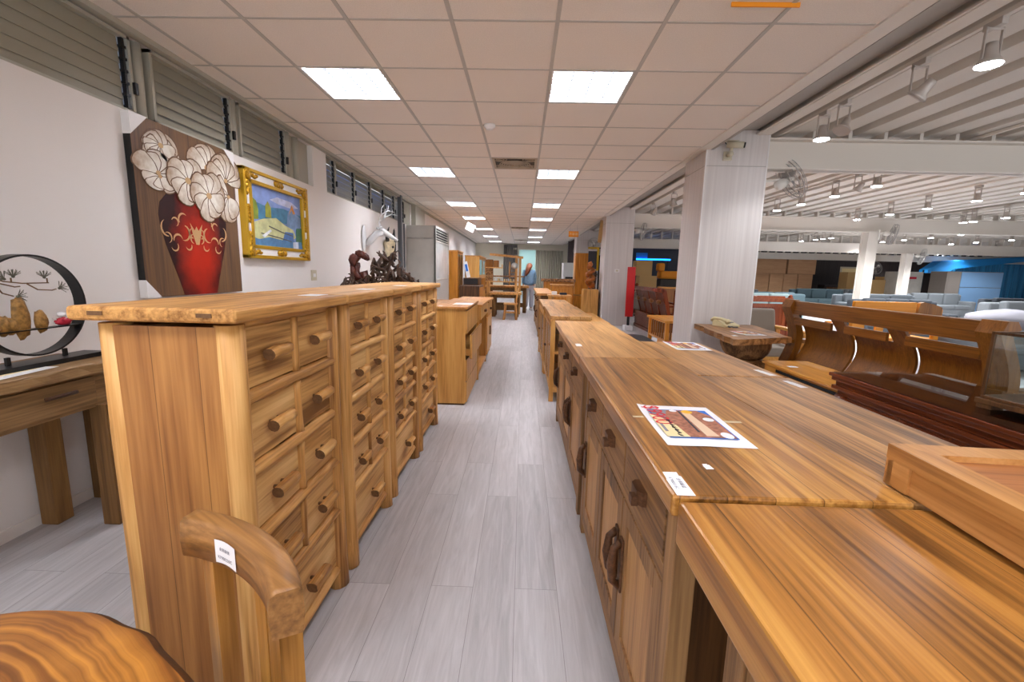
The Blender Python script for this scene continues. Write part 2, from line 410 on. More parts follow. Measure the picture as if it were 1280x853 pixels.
def text_mesh(name, body, size, mat, parent, matrix, depth=.0004):
    cu = bpy.data.curves.new(name, 'FONT'); cu.body = body; cu.size = size; cu.extrude = depth; cu.align_x = 'CENTER'; cu.align_y = 'CENTER'
    t = bpy.data.objects.new(name, cu); COL.objects.link(t)
    bpy.context.view_layer.update()
    me = bpy.data.meshes.new_from_object(t.evaluated_get(bpy.context.evaluated_depsgraph_get()))
    bpy.data.objects.remove(t); me.materials.append(M[mat])
    o = bpy.data.objects.new(name, me); COL.objects.link(o); o.parent = parent; o.matrix_local = matrix
    return o
# ------------------------------------------------------------------ camera
def cam():
    yaw, pitch, roll = -.02137, .15683, .02276
    cy, sy, cp, sp = math.cos(yaw), math.sin(yaw), math.cos(pitch), math.sin(pitch)
    F = Vector((sy*cp, cy*cp, -sp)); r = Vector((cy, -sy, 0)); u = r.cross(F)
    cr, sr = math.cos(roll), math.sin(roll)
    R = r*cr+u*sr; U = u*cr-r*sr
    c = bpy.data.cameras.new('camera'); c.sensor_width = 36; c.lens = 546.3/1280*36; c.clip_start = .05; c.clip_end = 200
    o = bpy.data.objects.new('camera', c); COL.objects.link(o)
    m = Matrix((R, U, -F)).transposed().to_4x4(); m.translation = Vector((0, 0, EYE)); o.matrix_world = m
    bpy.context.scene.camera = o
cam()
sc = bpy.context.scene
sc.view_settings.view_transform = 'Standard'; sc.view_settings.look = 'None'; sc.view_settings.gamma = 1
sc.view_settings.use_curve_mapping = False; sc.view_settings.exposure = 1.42
w = bpy.data.worlds.new('world'); sc.world = w; w.use_nodes = True
w.node_tree.nodes['Background'].inputs[0].default_value = (.95, .97, 1, 1)
w.node_tree.nodes['Background'].inputs[1].default_value = .7

# ------------------------------------------------------------------ shell
YB, YF = -2.6, 22.6
WX = -2.44
struct('floor', MB().box(WX-.6, YB, -.1, 27.2, 27.2, 0), 'floor')
# left wall, with the high strip of windows (z 2.25 - 2.70)
b = MB(); b.box(WX-.15, YB, 0, WX, 9.6, 2.25); b.box(WX-.15, YB, 2.70, WX, 9.6, CEIL+.1)
b.box(WX-.15, 4.98, 2.25, WX-.12, 5.2, 2.70)
b.box(WX-.15, 5.2, 2.25, WX, 5.55, 2.70); b.box(WX-.15, 9.6, 0, WX, YF, CEIL+.1)
struct('wall_left', b, 'wall')
struct('wall_far', MB().box(WX-.15, YF, 0, -.22, YF+.15, CEIL+.1).box(.62, YF, 0, 3.0, YF+.15, CEIL+.1).box(-.22, YF, 2.46, .62, YF+.15, CEIL+.1), 'wallfar')
struct('trim_far', MB().box(-.5, YF-.14, 2.44, 2.1, YF, 2.53), 'wallfar')
# baseboard on the left wall
struct('baseboard_left', MB().box(WX, YB, 0, WX+.012, 9.1, .06), 'wall')
# louvred windows: (y0, y1, tilt)
def louver_window(n, y0, y1, tilt, nsl, openish):
    z0, z1 = 2.25, 2.70; x = WX-.055
    fr = MB(); t = .02
    fr.box(x-.03, y0, z0, x+.04, y0+t, z1).box(x-.03, y1-t, z0, x+.04, y1, z1).box(x-.03, y0, z0, x+.04, y1, z0+t).box(x-.03, y0, z1-t, x+.04, y1, z1)
    o = struct('window_%d' % n, fr, 'frame')
    h = (z1-z0-.04)/nsl
    for i in range(nsl):
        zc = z0+.02+h*(i+.5); c, s_ = math.cos(tilt)*h*.72, math.sin(tilt)*h*.72
        m = MB(); m.prism([(x-s_, zc-c), (x-s_+.004, zc-c), (x+s_+.004, zc+c), (x+s_, zc+c)], 'Y', y0+t, y1-t-.03)
        q = m.build('louver_slat', 'louver', o)
    m = MB().box(x+.005, y1-.045, z0+.02, x+.03, y1-.03, z1-.02)
    for i in range(nsl): m.box(x+.0, y1-.052, z0+.03+h*i, x+.035, y1-.024, z0+.045+h*i)
    m.build('louver_rail', 'blackm', o)
    MB().box(x+.04, y1-.012, z0+.12, x+.06, y1+.012, z0+.19, .004).build('window_latch', 'blackm', o)
    return o
louver_window(1, 1.95, 2.88, -.12, 6, 0); louver_window(2, 3.02, 3.82, -.3, 6, 0); louver_window(3, 3.92, 4.66, -.3, 6, 0)
louver_window(14, .9, 1.88, -.12, 6, 0)
ys = [5.55, 5.86, 6.52, 7.2, 7.88, 8.5, 9.16]
for i in range(6): louver_window(4+i, ys[i], ys[i+1], -.5, 6, 1)
b = MB()
for y in (1.915, 2.95, 3.87, 4.72, 4.9): b.tube([(WX-.05, y, 2.25), (WX-.05, y, 2.7)], .035 if y > 2 else .03, 12)
b.box(WX-.1, 4.66, 2.25, WX-.06, 5.2, 2.70)
for y0_, y1_ in ((1.87, 1.96), (2.87, 3.03), (3.81, 3.93)): b.box(WX-.12, y0_, 2.25, WX-.08, y1_, 2.70)
struct('trim_1', b, 'frame')
struct('trim_2', MB().box(WX-.5, YB, 2.2, WX-.48, 10, 2.8), 'sky')  # glowing blue panel added outside the louvres, stands in for the sky
b = MB().box(WX-.01, YB, 2.70, WX+.05, YF, CEIL)
struct('trim_3', b, 'frame')

# suspended ceiling: tiles, cells of the fittings left open
gx = lambda c: -1.642+.6*c
gy = lambda r: 2.72+.6*r
LIGHTR = [1, 6, 11, 15, 20, 25, 30]
VENTR = [5, 19, 28]
holes = {(0, r) for r in LIGHTR} | {(3, r) for r in LIGHTR} | {(2, r) for r in VENTR} | {(0, -5), (3, -5)}
CR = 1.93
b = MB()
for r in range(-9, 34):
    for c in range(-2, 6):
        if (c, r) in holes: continue
        x0, x1 = max(gx(c), WX), min(gx(c+1), CR); y0, y1 = gy(r), min(gy(r+1), YF)
        b.box(x0+.0002, y0+.0002, CEIL, x1-.0002, y1-.0002, CEIL+.015)
struct('ceiling', b, 'tilec')
b = MB()
for c in range(-1, 6): b.box(gx(c)-.012, YB, CEIL-.004, gx(c)+.012, YF, CEIL+.004)
for r in range(-9, 34):
    for c in range(-2, 6):
        x0, x1 = max(gx(c), WX), min(gx(c+1), CR)
        b.box(x0+.012, gy(r)-.008, CEIL-.003, x1-.012, gy(r)+.008, CEIL+.004)
struct('trim_4', b, 'tbar')
struct('trim_5', MB().box(CR, YB, CEIL-.012, CR+.025, YF, CEIL+.07).box(CR+.025, YB, CEIL+.045, CR+.2, YF, CEIL+.07), 'beam')
# roof slab over the suspended ceiling
struct('ceiling_slab', MB().box(WX-.6, YB, 3.32, 27.2, 27.2, 3.4), 'deckdark')
# ceiling lights
M['louvremetal'] = plain('louvre_metal', (70, 74, 80), .4)
def ceiling_light(side, c, r, lab):
    t = thing('ceiling_light', lab, 'ceiling light', (gx(c)+.3, gy(r)+.3, CEIL), 0, 'louvred ceiling lights')
    m = MB(); s = .288
    m.box(-s, -s, 0, -s+.012, s, .06).box(s-.012, -s, 0, s, s, .06).box(-s, -s, 0, s, -s+.012, .06).box(-s, s-.012, 0, s, s, .06).box(-s, -s, .06, s, s, .065)
    m.build('housing', 'white', t)
    MB().box(-s+.013, -s+.013, .045, s-.013, s-.013, .055).build('diffuser', 'diffuser', t)
    m = MB()
    for i in range(1, 4): m.box(-s+.012+i*.141, -s+.012, .008, -s+.016+i*.141, s-.012, .035)
    for i in range(1, 9): m.box(-s+.012, -s+.012+i*.062, .012, s-.012, -s+.0145+i*.062, .03)
    m.build('louvre', 'louvremetal', t)
    return t
ords = ['nearest the camera', 'second from the camera', 'third from the camera', 'fourth from the camera', 'fifth from the camera', 'sixth from the camera', 'farthest from the camera']
for i, r in enumerate(LIGHTR):
    ceiling_light('left', 0, r, 'lit square louvred ceiling light in the left row, '+ords[i])
    ceiling_light('right', 3, r, 'lit square louvred ceiling light in the right row, '+ords[i])
# fittings behind the camera keep lighting the foreground: same row continued
for c in (0, 3): ceiling_light('', c, -5, 'square louvred ceiling light of the %s row, behind the camera' % ('left' if c == 0 else 'right'))
# ceiling fan vents
M['ventgrille'] = plain('vent_beige', (176, 160, 138), .5); M['ventdark'] = plain('vent_dark', (70, 60, 46), .7)
for i, r in enumerate(VENTR):
    t = thing('ceiling_fan_vent', ['round-grilled beige ceiling fan between the second pair of ceiling lights', 'beige ceiling fan grille, middle one of the three down the aisle', 'small farthest ceiling fan grille near the curtained end wall'][i], 'ceiling fan', (gx(2)+.3, gy(r)+.3, CEIL), 0, 'recessed ceiling fans')
    s = .285
    MB().box(-s, -s, .01, s, s, .03).build('housing', 'ventdark', t)
    m = MB()
    for q in ((-s, -s, s, -s+.03), (-s, s-.03, s, s), (-s, -s, -s+.03, s), (s-.03, -s, s, s)): m.box(q[0], q[1], -.004, q[2], q[3], .01)
    for a, bb in ((-1, -1), (1, -1), (-1, 1), (1, 1)):
        for rr in (.085, .05):
            m.tube([(a*.185+rr*math.cos(k*PI/8), bb*.185+rr*math.sin(k*PI/8), .004) for k in range(17)], .007, 6, cap=False)
        m.tube([(a*.12, bb*.12, .0), (a*.27, bb*.27, .004)], .007, 6)
    m.build('grille', 'ventgrille', t)
    m = MB()
    for rr in (.2, .17, .14, .11, .08): m.tube([(rr*math.cos(k*PI/14), rr*math.sin(k*PI/14), -.015-.06*(.2-rr)) for k in range(29)], .006, 6, cap=False)
    for k in range(12):
        a = k*PI/6; m.tube([(.04*math.cos(a), .04*math.sin(a), -.03), (.2*math.cos(a), .2*math.sin(a), -.012)], .004, 5)
    m.lathe([(.05, -.012), (.045, -.04), (.02, -.045)], n=16)
    m.build('round_guard', 'ventgrille', t)
t = thing('smoke_detector', 'white round smoke detector on the ceiling before the nearest fan grille', 'smoke detector', (-.36, 4.5, CEIL-.045))
MB().lathe([(.02, .0), (.035, .004), (.042, .018), (.055, .022), (.055, .045)], n=20).build('body', 'white', t)

# ------------------------------------------------------------------ hall shell on the right
HX = 27.0
b = MB()
b.box(2.1, YB, 3.2, HX, 27, 3.22)
k = 0; x = 3.14
while x < HX:
    b.prism([(x-.12, 2.99), (x+.12, 2.99), (x+.155, 3.2), (x-.155, 3.2)], 'Y', YB, 26.9); x += .405
struct('ceiling_hall', b, 'deck')
# grey channel and the long beam beside the suspended ceiling
struct('trim_6', MB().box(2.14, YB, 2.78, 2.17, YF, 3.2).box(2.14, YB, 3.0, 2.64, YF, 3.02), 'beamgrey')
b = MB().box(2.64, YB, 2.95, 2.80, YF, 2.965).box(2.71, YB, 2.965, 2.73, YF, 3.19).box(2.66, YB, 2.945, 2.70, YF, 2.95).box(2.64, YB, 3.18, 2.8, YF, 3.2)
struct('trim_7', b, 'beam')
def beam(n, y, z0=2.59, z1=2.93, x0=2.75, x1=HX, m='beam'):
    b = MB().box(x0, y-.1, z0, x1, y+.1, z0+.02).box(x0, y-.012, z0, x1, y+.012, z1).box(x0, y-.1, z1-.02, x1, y+.1, z1)
    for i in range(60):
        xx = 3.34+i*.405
        if xx < x1: b.box(xx-.02, y-.06, z1, xx+.02, y+.06, 3.2)
    struct('trim_%d' % n, b, m)
beam(8, 5.52); beam(9, 11.62, 2.52, 2.87); beam(10, 17.62, 2.36, 2.72); beam(11, 23.4, 2.3, 2.62)
def pillar(name, x0, y0, x1, y1, z1, mat='pillar'):
    b = MB().box(x0, y0, 0, x1, y1, z1, .004); 
    b.box(x0-.003, y0-.003, 2.60, x1+.003, y1+.003, 2.606, mi=1)
    b.box(x0-.004, y0-.004, 0, x0+.012, y0+.012, z1, mi=2).box(x1-.012, y0-.004, 0, x1+.004, y0+.012, z1, mi=2)
    return struct(name, b, [mat, 'beamgrey', 'pilgap'])
pillar('wall_pillar', 2.09, 5.4, 2.80, 6.06, 3.0)
pillar('wall_pillar', 2.07, 11.4, 2.77, 12.06, 3.0)
pillar('wall_pillar', 2.03, 17.3, 2.9, 18.0, 3.0)
def column(x, y, w, top):
    b = MB().box(x-w/2, y-w/2, 0, x+w/2, y-w/2+.02, top).box(x-w/2, y+w/2-.02, 0, x+w/2, y+w/2, top).box(x-w/2+.03, y-w/2+.02, 0, x-w/2+.045, y+w/2-.02, top)
    struct('wall_column', b, 'beam')
column(8.70, 11.5, .25, 2.52); column(14.75, 17.5, .25, 2.36)
struct('wall_hall_back', MB().box(2.9, 26.7, 0, HX, 26.9, 3.3), 'darkwall')
struct('wall_hall_right', MB().box(HX, YB, 0, HX+.1, 26.9, 3.3), 'wall')
struct('wall_divider', MB().box(2.9, YF, 0, 3.0, 26.8, 3.3), 'plum')
struct('wall_plum', MB().box(2.05, 20.6, 0, 2.95, 20.75, 3.2), 'plum')
# back of the aisle
def curtain(name, lab, x0, x1, y, z0, z1, mat, waves, amp=.05):
    m = MB()
    for side in (0, 1):
        m.grid(lambda u, v: (x0+(x1-x0)*u, y+side*.008+amp*math.sin(u*waves*2*PI)*(1-.25*v)+.015*math.sin(u*waves*5.3), z0+(z1-z0)*v), waves*10, 3)
    o = m.build(name, mat); return tag(o, lab, 'curtain')
curtain('curtain', 'dark grey curtain hanging beside the doorway at the far end', -1.0, -.32, YF-.12, .0, 2.68, 'curtaingrey', 7)
curtain('curtain', 'beige floor length curtain right of the far doorway', .66, 2.0, YF-.12, .0, 2.42, 'curtainbeige', 12)
# bright room beyond the far doorway
b = MB().box(-.6, 25.3, 0, 1.1, 25.4, 2.7).box(-.7, YF+.15, 0, -.6, 25.4, 2.7).box(1.1, YF+.15, 0, 1.2, 25.4, 2.7)
struct('wall_beyond', b, 'daylit')
struct('ceiling_beyond', MB().box(-.7, YF+.15, 2.62, 1.2, 25.4, 2.66), 'white')
t = thing('ceiling_light', 'lit tube light seen through the far doorway', 'ceiling light', (.2, 24, 2.6))
MB().box(-.5, -.08, 0, .5, .08, .02).build('diffuser', 'diffuser', t)
# ------------------------------------------------------------------ chests of drawers (left row)
CW = .66
def log(b, p0, p1, r, ry=None, seed=0, mi=0, k=7, wob=.18, n=10):
    p0, p1 = Vector(p0), Vector(p1); pts = []
    for i in range(k):
        t = i/(k-1); p = p0.lerp(p1, t)
        if 0 < i < k-1: p = p+Vector((noise.noise(p*5+Vector((seed, 0, 0))), noise.noise(p*5+Vector((0, seed, 3))), noise.noise(p*5+Vector((7, 0, seed)))))*r*.22
        pts.append(p)
    b.tube(pts, r, n, ry=ry, mi=mi, wob=wob)
def make_chest():
    t = thing('chest_of_drawers', 'honey teak log chest of drawers nearest the camera, its reddish side panel in full view', 'chest of drawers', (-1.09, 1.05, 0), 0, 'log chests of drawers in a row')
    D = .37; W = CW
    # side and back panels (x = depth, front at x = D)
    for y in (.018, W-.03):
        MB().box(.03, y, .10, D-.03, y+.012, 1.175).build('side_panel', 'sidep', t)
    MB().box(.012, .03, .1, .024, W-.03, 1.175).build('back_panel', 'sidep', t)
    for i, (x, y) in enumerate(((.042, .046), (.042, W-.046), (D-.03, .046), (D-.03, W-.046))):
        m = MB(); sx = -1 if y < .3 else 1
        pts = [(x, y+sx*.004, 0), (x, y+sx*.002, .06), (x, y, .14), (x, y, .5), (x, y, .9), (x, y, 1.18)]
        m.tube(pts, [.043, .04, .036, .035, .034, .036], 12, ry=[.042, .04, .036, .035, .034, .034], wob=.16)
        m.build('leg', 'honeyZ', t)
    zs = [.975, .765, .56, .345]            # rails
    for i, z in enumerate(zs):
        m = MB(); log(m, (D-.022, .06, z), (D-.022, W-.06, z), .021, .019, seed=i*3.1, wob=.35); m.build('rail', 'honeyY', t)
    m = MB(); log(m, (D-.03, .06, .085), (D-.03, W-.06, .085), .02, seed=21); m.build('rail', 'honeyY', t)
    m = MB(); log(m, (D-.03, .06, 1.178), (D-.03, W-.06, 1.178), .014, seed=25); m.build('rail', 'honeyY', t)
    rows = [(.997, 1.165), (.787, .953), (.582, .743), (.368, .538)]
    mid = W*.52
    for z0, z1 in rows:
        m = MB(); log(m, (D-.024, mid, z0-.005), (D-.024, mid, z1+.005), .013, .015, seed=z0*9, wob=.3); m.build('divider', 'honeyZ', t)
        for y0, y1 in ((.072, mid-.016), (mid+.016, W-.072)):
            d = MB().box(D-.3, y0, z0, D-.022, y1, z1, .003).build('drawer', 'drawer', t)
            yc, zc = (y0+y1)/2, (z0+z1)/2+.005
            m = MB(); L = .052; m.tube([(D+.008, yc-L, zc-.003), (D+.010, yc-L*.3, zc+.002), (D+.010, yc+L*.4, zc), (D+.008, yc+L, zc+.002)], [.0185, .0175, .018, .017], 12, mi=0, capmi=1, wob=.12)
            m.tube([(D-.024, yc-.02, zc), (D+.004, yc-.02, zc)], .006, 6, mi=1).tube([(D-.024, yc+.02, zc), (D+.004, yc+.02, zc)], .006, 6, mi=1)
            m.build('handle', ['honeyY', 'endgrain'], d)
    d = MB().box(D-.3, .072, .108, D-.024, W-.072, .325, .003).build('drawer', 'drawer', t)
    m = MB(); yc, zc = W/2+.04, .215; m.tube([(D+.008, yc-.055, zc), (D+.012, yc-.01, zc+.004), (D+.008, yc+.055, zc-.002)], [.021, .018, .02], 12, capmi=1, wob=.3)
    m.tube([(D-.024, yc, zc), (D+.004, yc, zc)], .006, 6, mi=1); m.build('handle', ['honeyY', 'endgrain'], d)
    # top slab with live edges and through-tenon marks
    m = MB(); m.box(-.03, -.012, 1.188, D+.025, W+.012, 1.225, .014, seg=3)
    bmesh.ops.subdivide_edges(m.bm, edges=[e for e in m.bm.edges if e.calc_length() > .2], cuts=12, use_grid_fill=True)
    for v in m.bm.verts:
        if v.co.x > D: v.co.x += .007*noise.noise(Vector((1, v.co.y*7, 3)))
        if v.co.x < 0: v.co.x += .008*noise.noise(Vector((4, v.co.y*6, 3)))
        v.co.y += .003*noise.noise(Vector((v.co.x*9, v.co.y*3, 8)))
    tp = m.build('top', 'honeyY', t)
    for x in (.03, .30):
        MB().box(x, -.0145, 1.203, x+.038, -.010, 1.213).build('tenon_notch', 'endgrain', tp)
    return t
ch = make_chest()
dup(ch, 'second honey teak log chest of drawers from the camera, between its twins', (-1.09, 1.745, 0), scale=(1, .90, 1))
dup(ch, 'third honey teak log chest of drawers from the camera, before the farthest one', (-1.09, 2.37, 0), scale=(1, .955, 1))
dup(ch, 'farthest honey teak log chest of drawers of the row, beside the oak pedestal desk', (-1.09, 3.035, 0), scale=(1, 1.0, 1))
for n_, lab, x, y in (('paper_tag', 'small white paper tag on the front corner of the nearest log chest', -.80, 1.66), ('paper_tag', 'white paper tag on top of the second log chest', -.81, 2.25), ('paper_tag', 'white paper tag on top of the third log chest', -.80, 2.86)):
    tag(MB().box(x-.035, y-.05, 1.2252, x+.035, y+.05, 1.2262).build(n_, 'paper'), lab, 'tag')

# ------------------------------------------------------------------ console table by the wall with the ring ornament
t = thing('console_table', 'rustic wooden console table with a drawer against the left wall', 'table', (-2.44, 1.2, 0))
m = MB(); m.box(.005, -.3, .80, .40, 1.0, .855, .012, seg=3)
bmesh.ops.subdivide_edges(m.bm, edges=[e for e in m.bm.edges if e.calc_length() > .3], cuts=24, use_grid_fill=True)
for v in m.bm.verts:
    if v.co.x > .38:
        v.co.x += .014*noise.noise(Vector((1, v.co.y*9, v.co.z*20)))
        v.co.z += .006*noise.noise(Vector((5, v.co.y*14, 1)))
m.build('tabletop', 'dresser', t)
MB().box(.02, -.25, .63, .36, .89, .80).build('apron', 'dresser', t)
d = MB().box(.355, .25, .648, .372, .82, .785, .003).build('drawer', 'dresser', t)
MB().tube([(.385, .58, .735), (.402, .59, .74), (.402, .70, .74), (.385, .71, .735)], .009, 8).build('handle', 'walnutH', d)
for x0, y0 in ((.015, .80), (.32, .82), (.015, -.24), (.32, -.24)):
    MB().box(x0, y0, 0, x0+.085, y0+.085, .64, .006).build('leg', 'dresserZ', t)
# low cabinet behind it
t = thing('side_cabinet', 'dark framed wooden cabinet on the floor behind the console table leg', 'cabinet', (-2.42, 2.27, 0))
for y in (0, .42): 
    for x in (0, .30): MB().box(x, y, 0, x+.05, y+.05, .78, .004).build('post', 'dresserZ', t)
MB().box(.045, .012, .10, .305, .03, .74).build('side_panel', 'dresserZ', t); MB().box(.04, .006, .07, .31, .04, .12).build('rail', 'dresser', t)
MB().box(-.01, -.01, .78, .37, .48, .81, .004).build('top', 'dresser', t); MB().box(.31, .05, .1, .33, .42, .74).build('door', 'dresserZ', t)

# ring ornament
t = thing('ring_ornament', 'black metal ring ornament with wire pine branches and gold rocks on the console table', 'ornament', (-2.22, 1.92, .856))
RB, RR, RC = .02, .228, .335
MB().box(-.06, -.30, 0, .06, .27, .022, .002).build('base', 'blackm', t)
m = MB()
def ringp(u, v):
    a = u*2*PI
    q = [(-.028, 0), (.028, 0), (.028, -.008), (-.028, -.008), (-.028, 0)][int(round(v*4))]
    return ((q[0]), (RR+q[1])*math.cos(a), RC-.06+(RR+q[1])*math.sin(a))
m.grid(ringp, 72, 4, smooth=False); m.build('ring', 'blackm', t)
for y in (-.12, .12): MB().box(-.006, y-.008, .02, .006, y+.008, .058).build('post', 'blackm', t)
MB().box(-.022, -.205, .165, .022, .205, .170).build('shelf', 'blackm', t)
for y, h, w_ in ((-.15, .05, .03), (-.115, .07, .03), (-.045, .15, .036), (-.085, .06, .03), (.035, .085, .027)):
    MB().ball((0, y, .170+h*.35), 1, .018, w_, h*.62, 14, wob=.22, freq=2.5).build('rock', 'rockgold', t)
m = MB(); m.ball((0, .135, .19), 1, .016, .04, .02, 12, wob=.4, freq=4).ball((0, .165, .205), .018, 1, 1, 1, 10, wob=.3, freq=5).ball((0, .115, .19), .014, 1, 1, 1.2, 10, wob=.3); m.build('red_figure', 'figurered', t)
MB().ball((0, .13, .222), .017, 1, 1.2, .8, 12, wob=.2).ball((0, .15, .21), .012, 1, 1, 1, 10).tube([(0, .10, .20), (0, .085, .207)], .004, 5).build('white_figure', 'figurewhite', t)
def br(pts, r=.003): 
    m = MB(); m.tube(pts, r, 6); m.build('branch', 'wire', t)
br([(0, -.22, .41), (0, -.12, .40), (0, -.09, .385), (0, -.02, .375), (0, .09, .375)]); br([(0, -.2, .385), (0, -.1, .375), (0, -.05, .36), (0, -.03, .362)])
br([(0, -.0, .372), (0, .04, .345), (0, .10, .34), (0, .12, .345)]); br([(0, -.12, .37), (0, -.1, .335), (0, -.06, .32)]); br([(0, -.22, .44), (0, -.1, .43)]); 
for y, z in ((-.06, .378), (.085, .375)): br([(0, y, z), (0, y, z+.022)])
for y, z, a in ((-.085, .395, .9), (-.05, .405, 0), (.075, .40, 0), (.135, .348, -1.1), (-.045, .318, -1.5), (-.12, .41, .3)):
    m = MB(); c, s_ = math.cos(a), math.sin(a)
    m.ball((0, y, z), .006, 1, 1, 1, 8)
    for k in range(13):
        f = (k-6)*.17; dx = .012*math.sin(k*2.1)
        dy, dz = math.sin(f)*.036, math.cos(f)*.032
        m.tube([(0, y, z), (dx, y+dy*c-dz*s_*1, z+dz*c+dy*s_)], [.0013, .0013], 4)
    m.build('pine_needles', 'bristle', t)

# poster lying on the console table
t = thing('price_poster', 'printed paper lying on the console table in front of the ring ornament', 'poster', (-2.20, 1.74, .8565), .1)
MB().box(-.11, -.15, 0, .11, .15, .0008).build('sheet', 'paper', t)
MB().box(-.08, -.12, .0008, .02, .12, .0012).build('printed_picture', 'printbrown', t); MB().box(.03, -.12, .0008, .06, .12, .0012).build('printed_band', 'cream', t)

# wall switch
t = thing('light_switch', 'small beige wall switch below the framed landscape painting', 'light switch', (WX, 5.09, 1.24))
MB().box(0, -.06, -.06, .012, .06, .06, .003).build('plate', 'camera', t); MB().box(.012, -.03, -.02, .016, .03, .02, .002).build('rocker', 'white', t)

# ------------------------------------------------------------------ vase painting leaning against the wall
PY0, PY1, PZ0, PZ1 = 2.745, 3.70, 1.115, 2.235
t = thing('canvas_painting', 'tall unframed canvas painting of a red vase with cream poppies', 'painting', (WX+.047, (PY0+PY1)/2, PZ0), 0)
W2, Hh = (PY1-PY0)/2, PZ1-PZ0
M['canvasbg'] = wood('canvas_background', (70, 54, 48), (106, 82, 62), (128, 96, 64), axis='Z', rough=.45, knots=False, scale=.6, bump=.1, ovar=0)
MB().box(-.045, -W2, 0, 0, W2, Hh, .003).build('canvas', ['canvasbg'], t)
MB().box(-.046, -W2-.0015, 0, -.002, -W2, Hh).build('canvas_edge', 'blackm', t)
def paintmat(name, c_in, c_out, cen, rad, nscale=6, rough=.4):
    m, nt, b = new_mat(name); N = nt.nodes; L = nt.links
    tc = N.new('ShaderNodeTexCoord'); mp = N.new('ShaderNodeMapping'); mp.vector_type = 'POINT'
    mp.inputs['Location'].default_value = (0, -cen[0]/rad[0], -cen[1]/rad[1]); mp.inputs['Scale'].default_value = (0, 1/rad[0], 1/rad[1])
    L.new(tc.outputs['Object'], mp.inputs[0])
    ln = N.new('ShaderNodeVectorMath'); ln.operation = 'LENGTH'; L.new(mp.outputs[0], ln.inputs[0])
    no = N.new('ShaderNodeTexNoise'); no.inputs['Scale'].default_value = nscale; no.inputs['Detail'].default_value = 5; L.new(tc.outputs['Object'], no.inputs['Vector'])
    f = mathn(nt, 'ADD', ln.outputs['Value'], mathn(nt, 'MULTIPLY', mathn(nt, 'SUBTRACT', no.outputs['Fac'], .5), .9))
    r = N.new('ShaderNodeValToRGB'); e = r.color_ramp.elements
    e[0].position = .2; e[0].color = (*lin(c_in), 1); e[1].position = 1; e[1].color = (*lin(c_out), 1)
    L.new(f, r.inputs['Fac']); L.new(r.outputs['Color'], b.inputs['Base Color']); b.inputs['Roughness'].default_value = rough
    return m
M['vasepaint'] = paintmat('painted_vase_red', (190, 38, 14), (44, 14, 16), (.02, .33), (.27, .56))
prof = [(.165, 0), (.20, .10), (.245, .22), (.29, .34), (.322, .46), (.330, .54), (.31, .62), (.25, .68), (.15, .71), (.11, .725), (.12, .76)]
vc = .0
poly = [(vc+r, z) for r, z in prof]+[(vc-r, z) for r, z in reversed(prof)]
MB().prism(poly, 'X', -.0005, .0012).build('painted_vase', 'vasepaint', t)
M['petalmat'] = paintmat('painted_petal', (226, 220, 208), (148, 112, 72), (0, 0), (.24, .26), 22); M['petaldark'] = plain('painted_petal_edge', (104, 72, 44), .5, var=.4, bscale=30)
M['ornpaint'] = plain('painted_scrolls', (196, 160, 112), .5)
def petals(cy, cz, R, n, a0, a1, sq=1.0, lay=0, inner=.2, wid=.55):
    """each flower: overlapping rounded petals"""
    g = thing_child('painted_flower', t, (.0012+lay*.0012, cy, cz))
    for i in range(n):
        a = a0+(a1-a0)*(i+.5)/n
        L_ = R*(1+.12*math.sin(i*2.3)); wd = R*wid
        pts = []
        for k in range(18):
            th = 2*PI*k/18
            u = L_*(.5+.5*math.cos(th)); v = wd*math.sin(th)*(.35+.65*(u/L_))*.8*(1+.06*math.sin(5*th+i))
            pts.append((u*math.cos(a)-v*math.sin(a), (u*math.sin(a)+v*math.cos(a))*sq))
        m = MB(); m.prism(pts, 'X', i*.00018, i*.00018+.0006); cu, cv = L_*.5*math.cos(a), L_*.5*math.sin(a)*sq
        m.prism([(cu+(q[0]-cu)*.9, cv+(q[1]-cv)*.9) for q in pts], 'X', i*.00018+.0003, i*.00018+.0007, mi=1)
        g_o = m.build('petal', ['petaldark', 'petalmat'], g)
    MB().prism([(R*inner*.5*math.cos(k*PI/6), R*inner*.4*math.sin(k*PI/6)) for k in range(12)], 'X', .002, .0026).build('flower_centre', 'ornpaint', g)
def thing_child(name, parent, loc):
    e = MB().prism([(.01*math.cos(k), .01*math.sin(k)) for k in range(6)], 'X', 0, .0003).build(name, 'petalmat', parent); e.location = loc; return e
petals(-.26, .90, .17, 6, .35, 2.8, 1.0, 0, .3, .9); petals(-.26, .98, .14, 6, 3.3, 6.1, .7, 1, .3, .9)
petals(-.30, .80, .19, 7, -1.0, 2.9, .75, 1, .2, .8); petals(-.29, .78, .15, 4, 3.3, 5.9, .6, 2, .2, .9)
petals(.16, .93, .19, 7, -.3, 3.0, .9, 0, .3, .8); petals(.36, .88, .20, 7, .2, 3.2, 1.0, 1, .2, .8); petals(.38, .76, .17, 6, 2.4, 5.6, 1.2, 2, .2, .8)
petals(-.05, .80, .19, 9, 0, 6.28, .85, 4, .3, .75); petals(.15, .73, .19, 9, 0, 6.28, .95, 5, .3, .75)
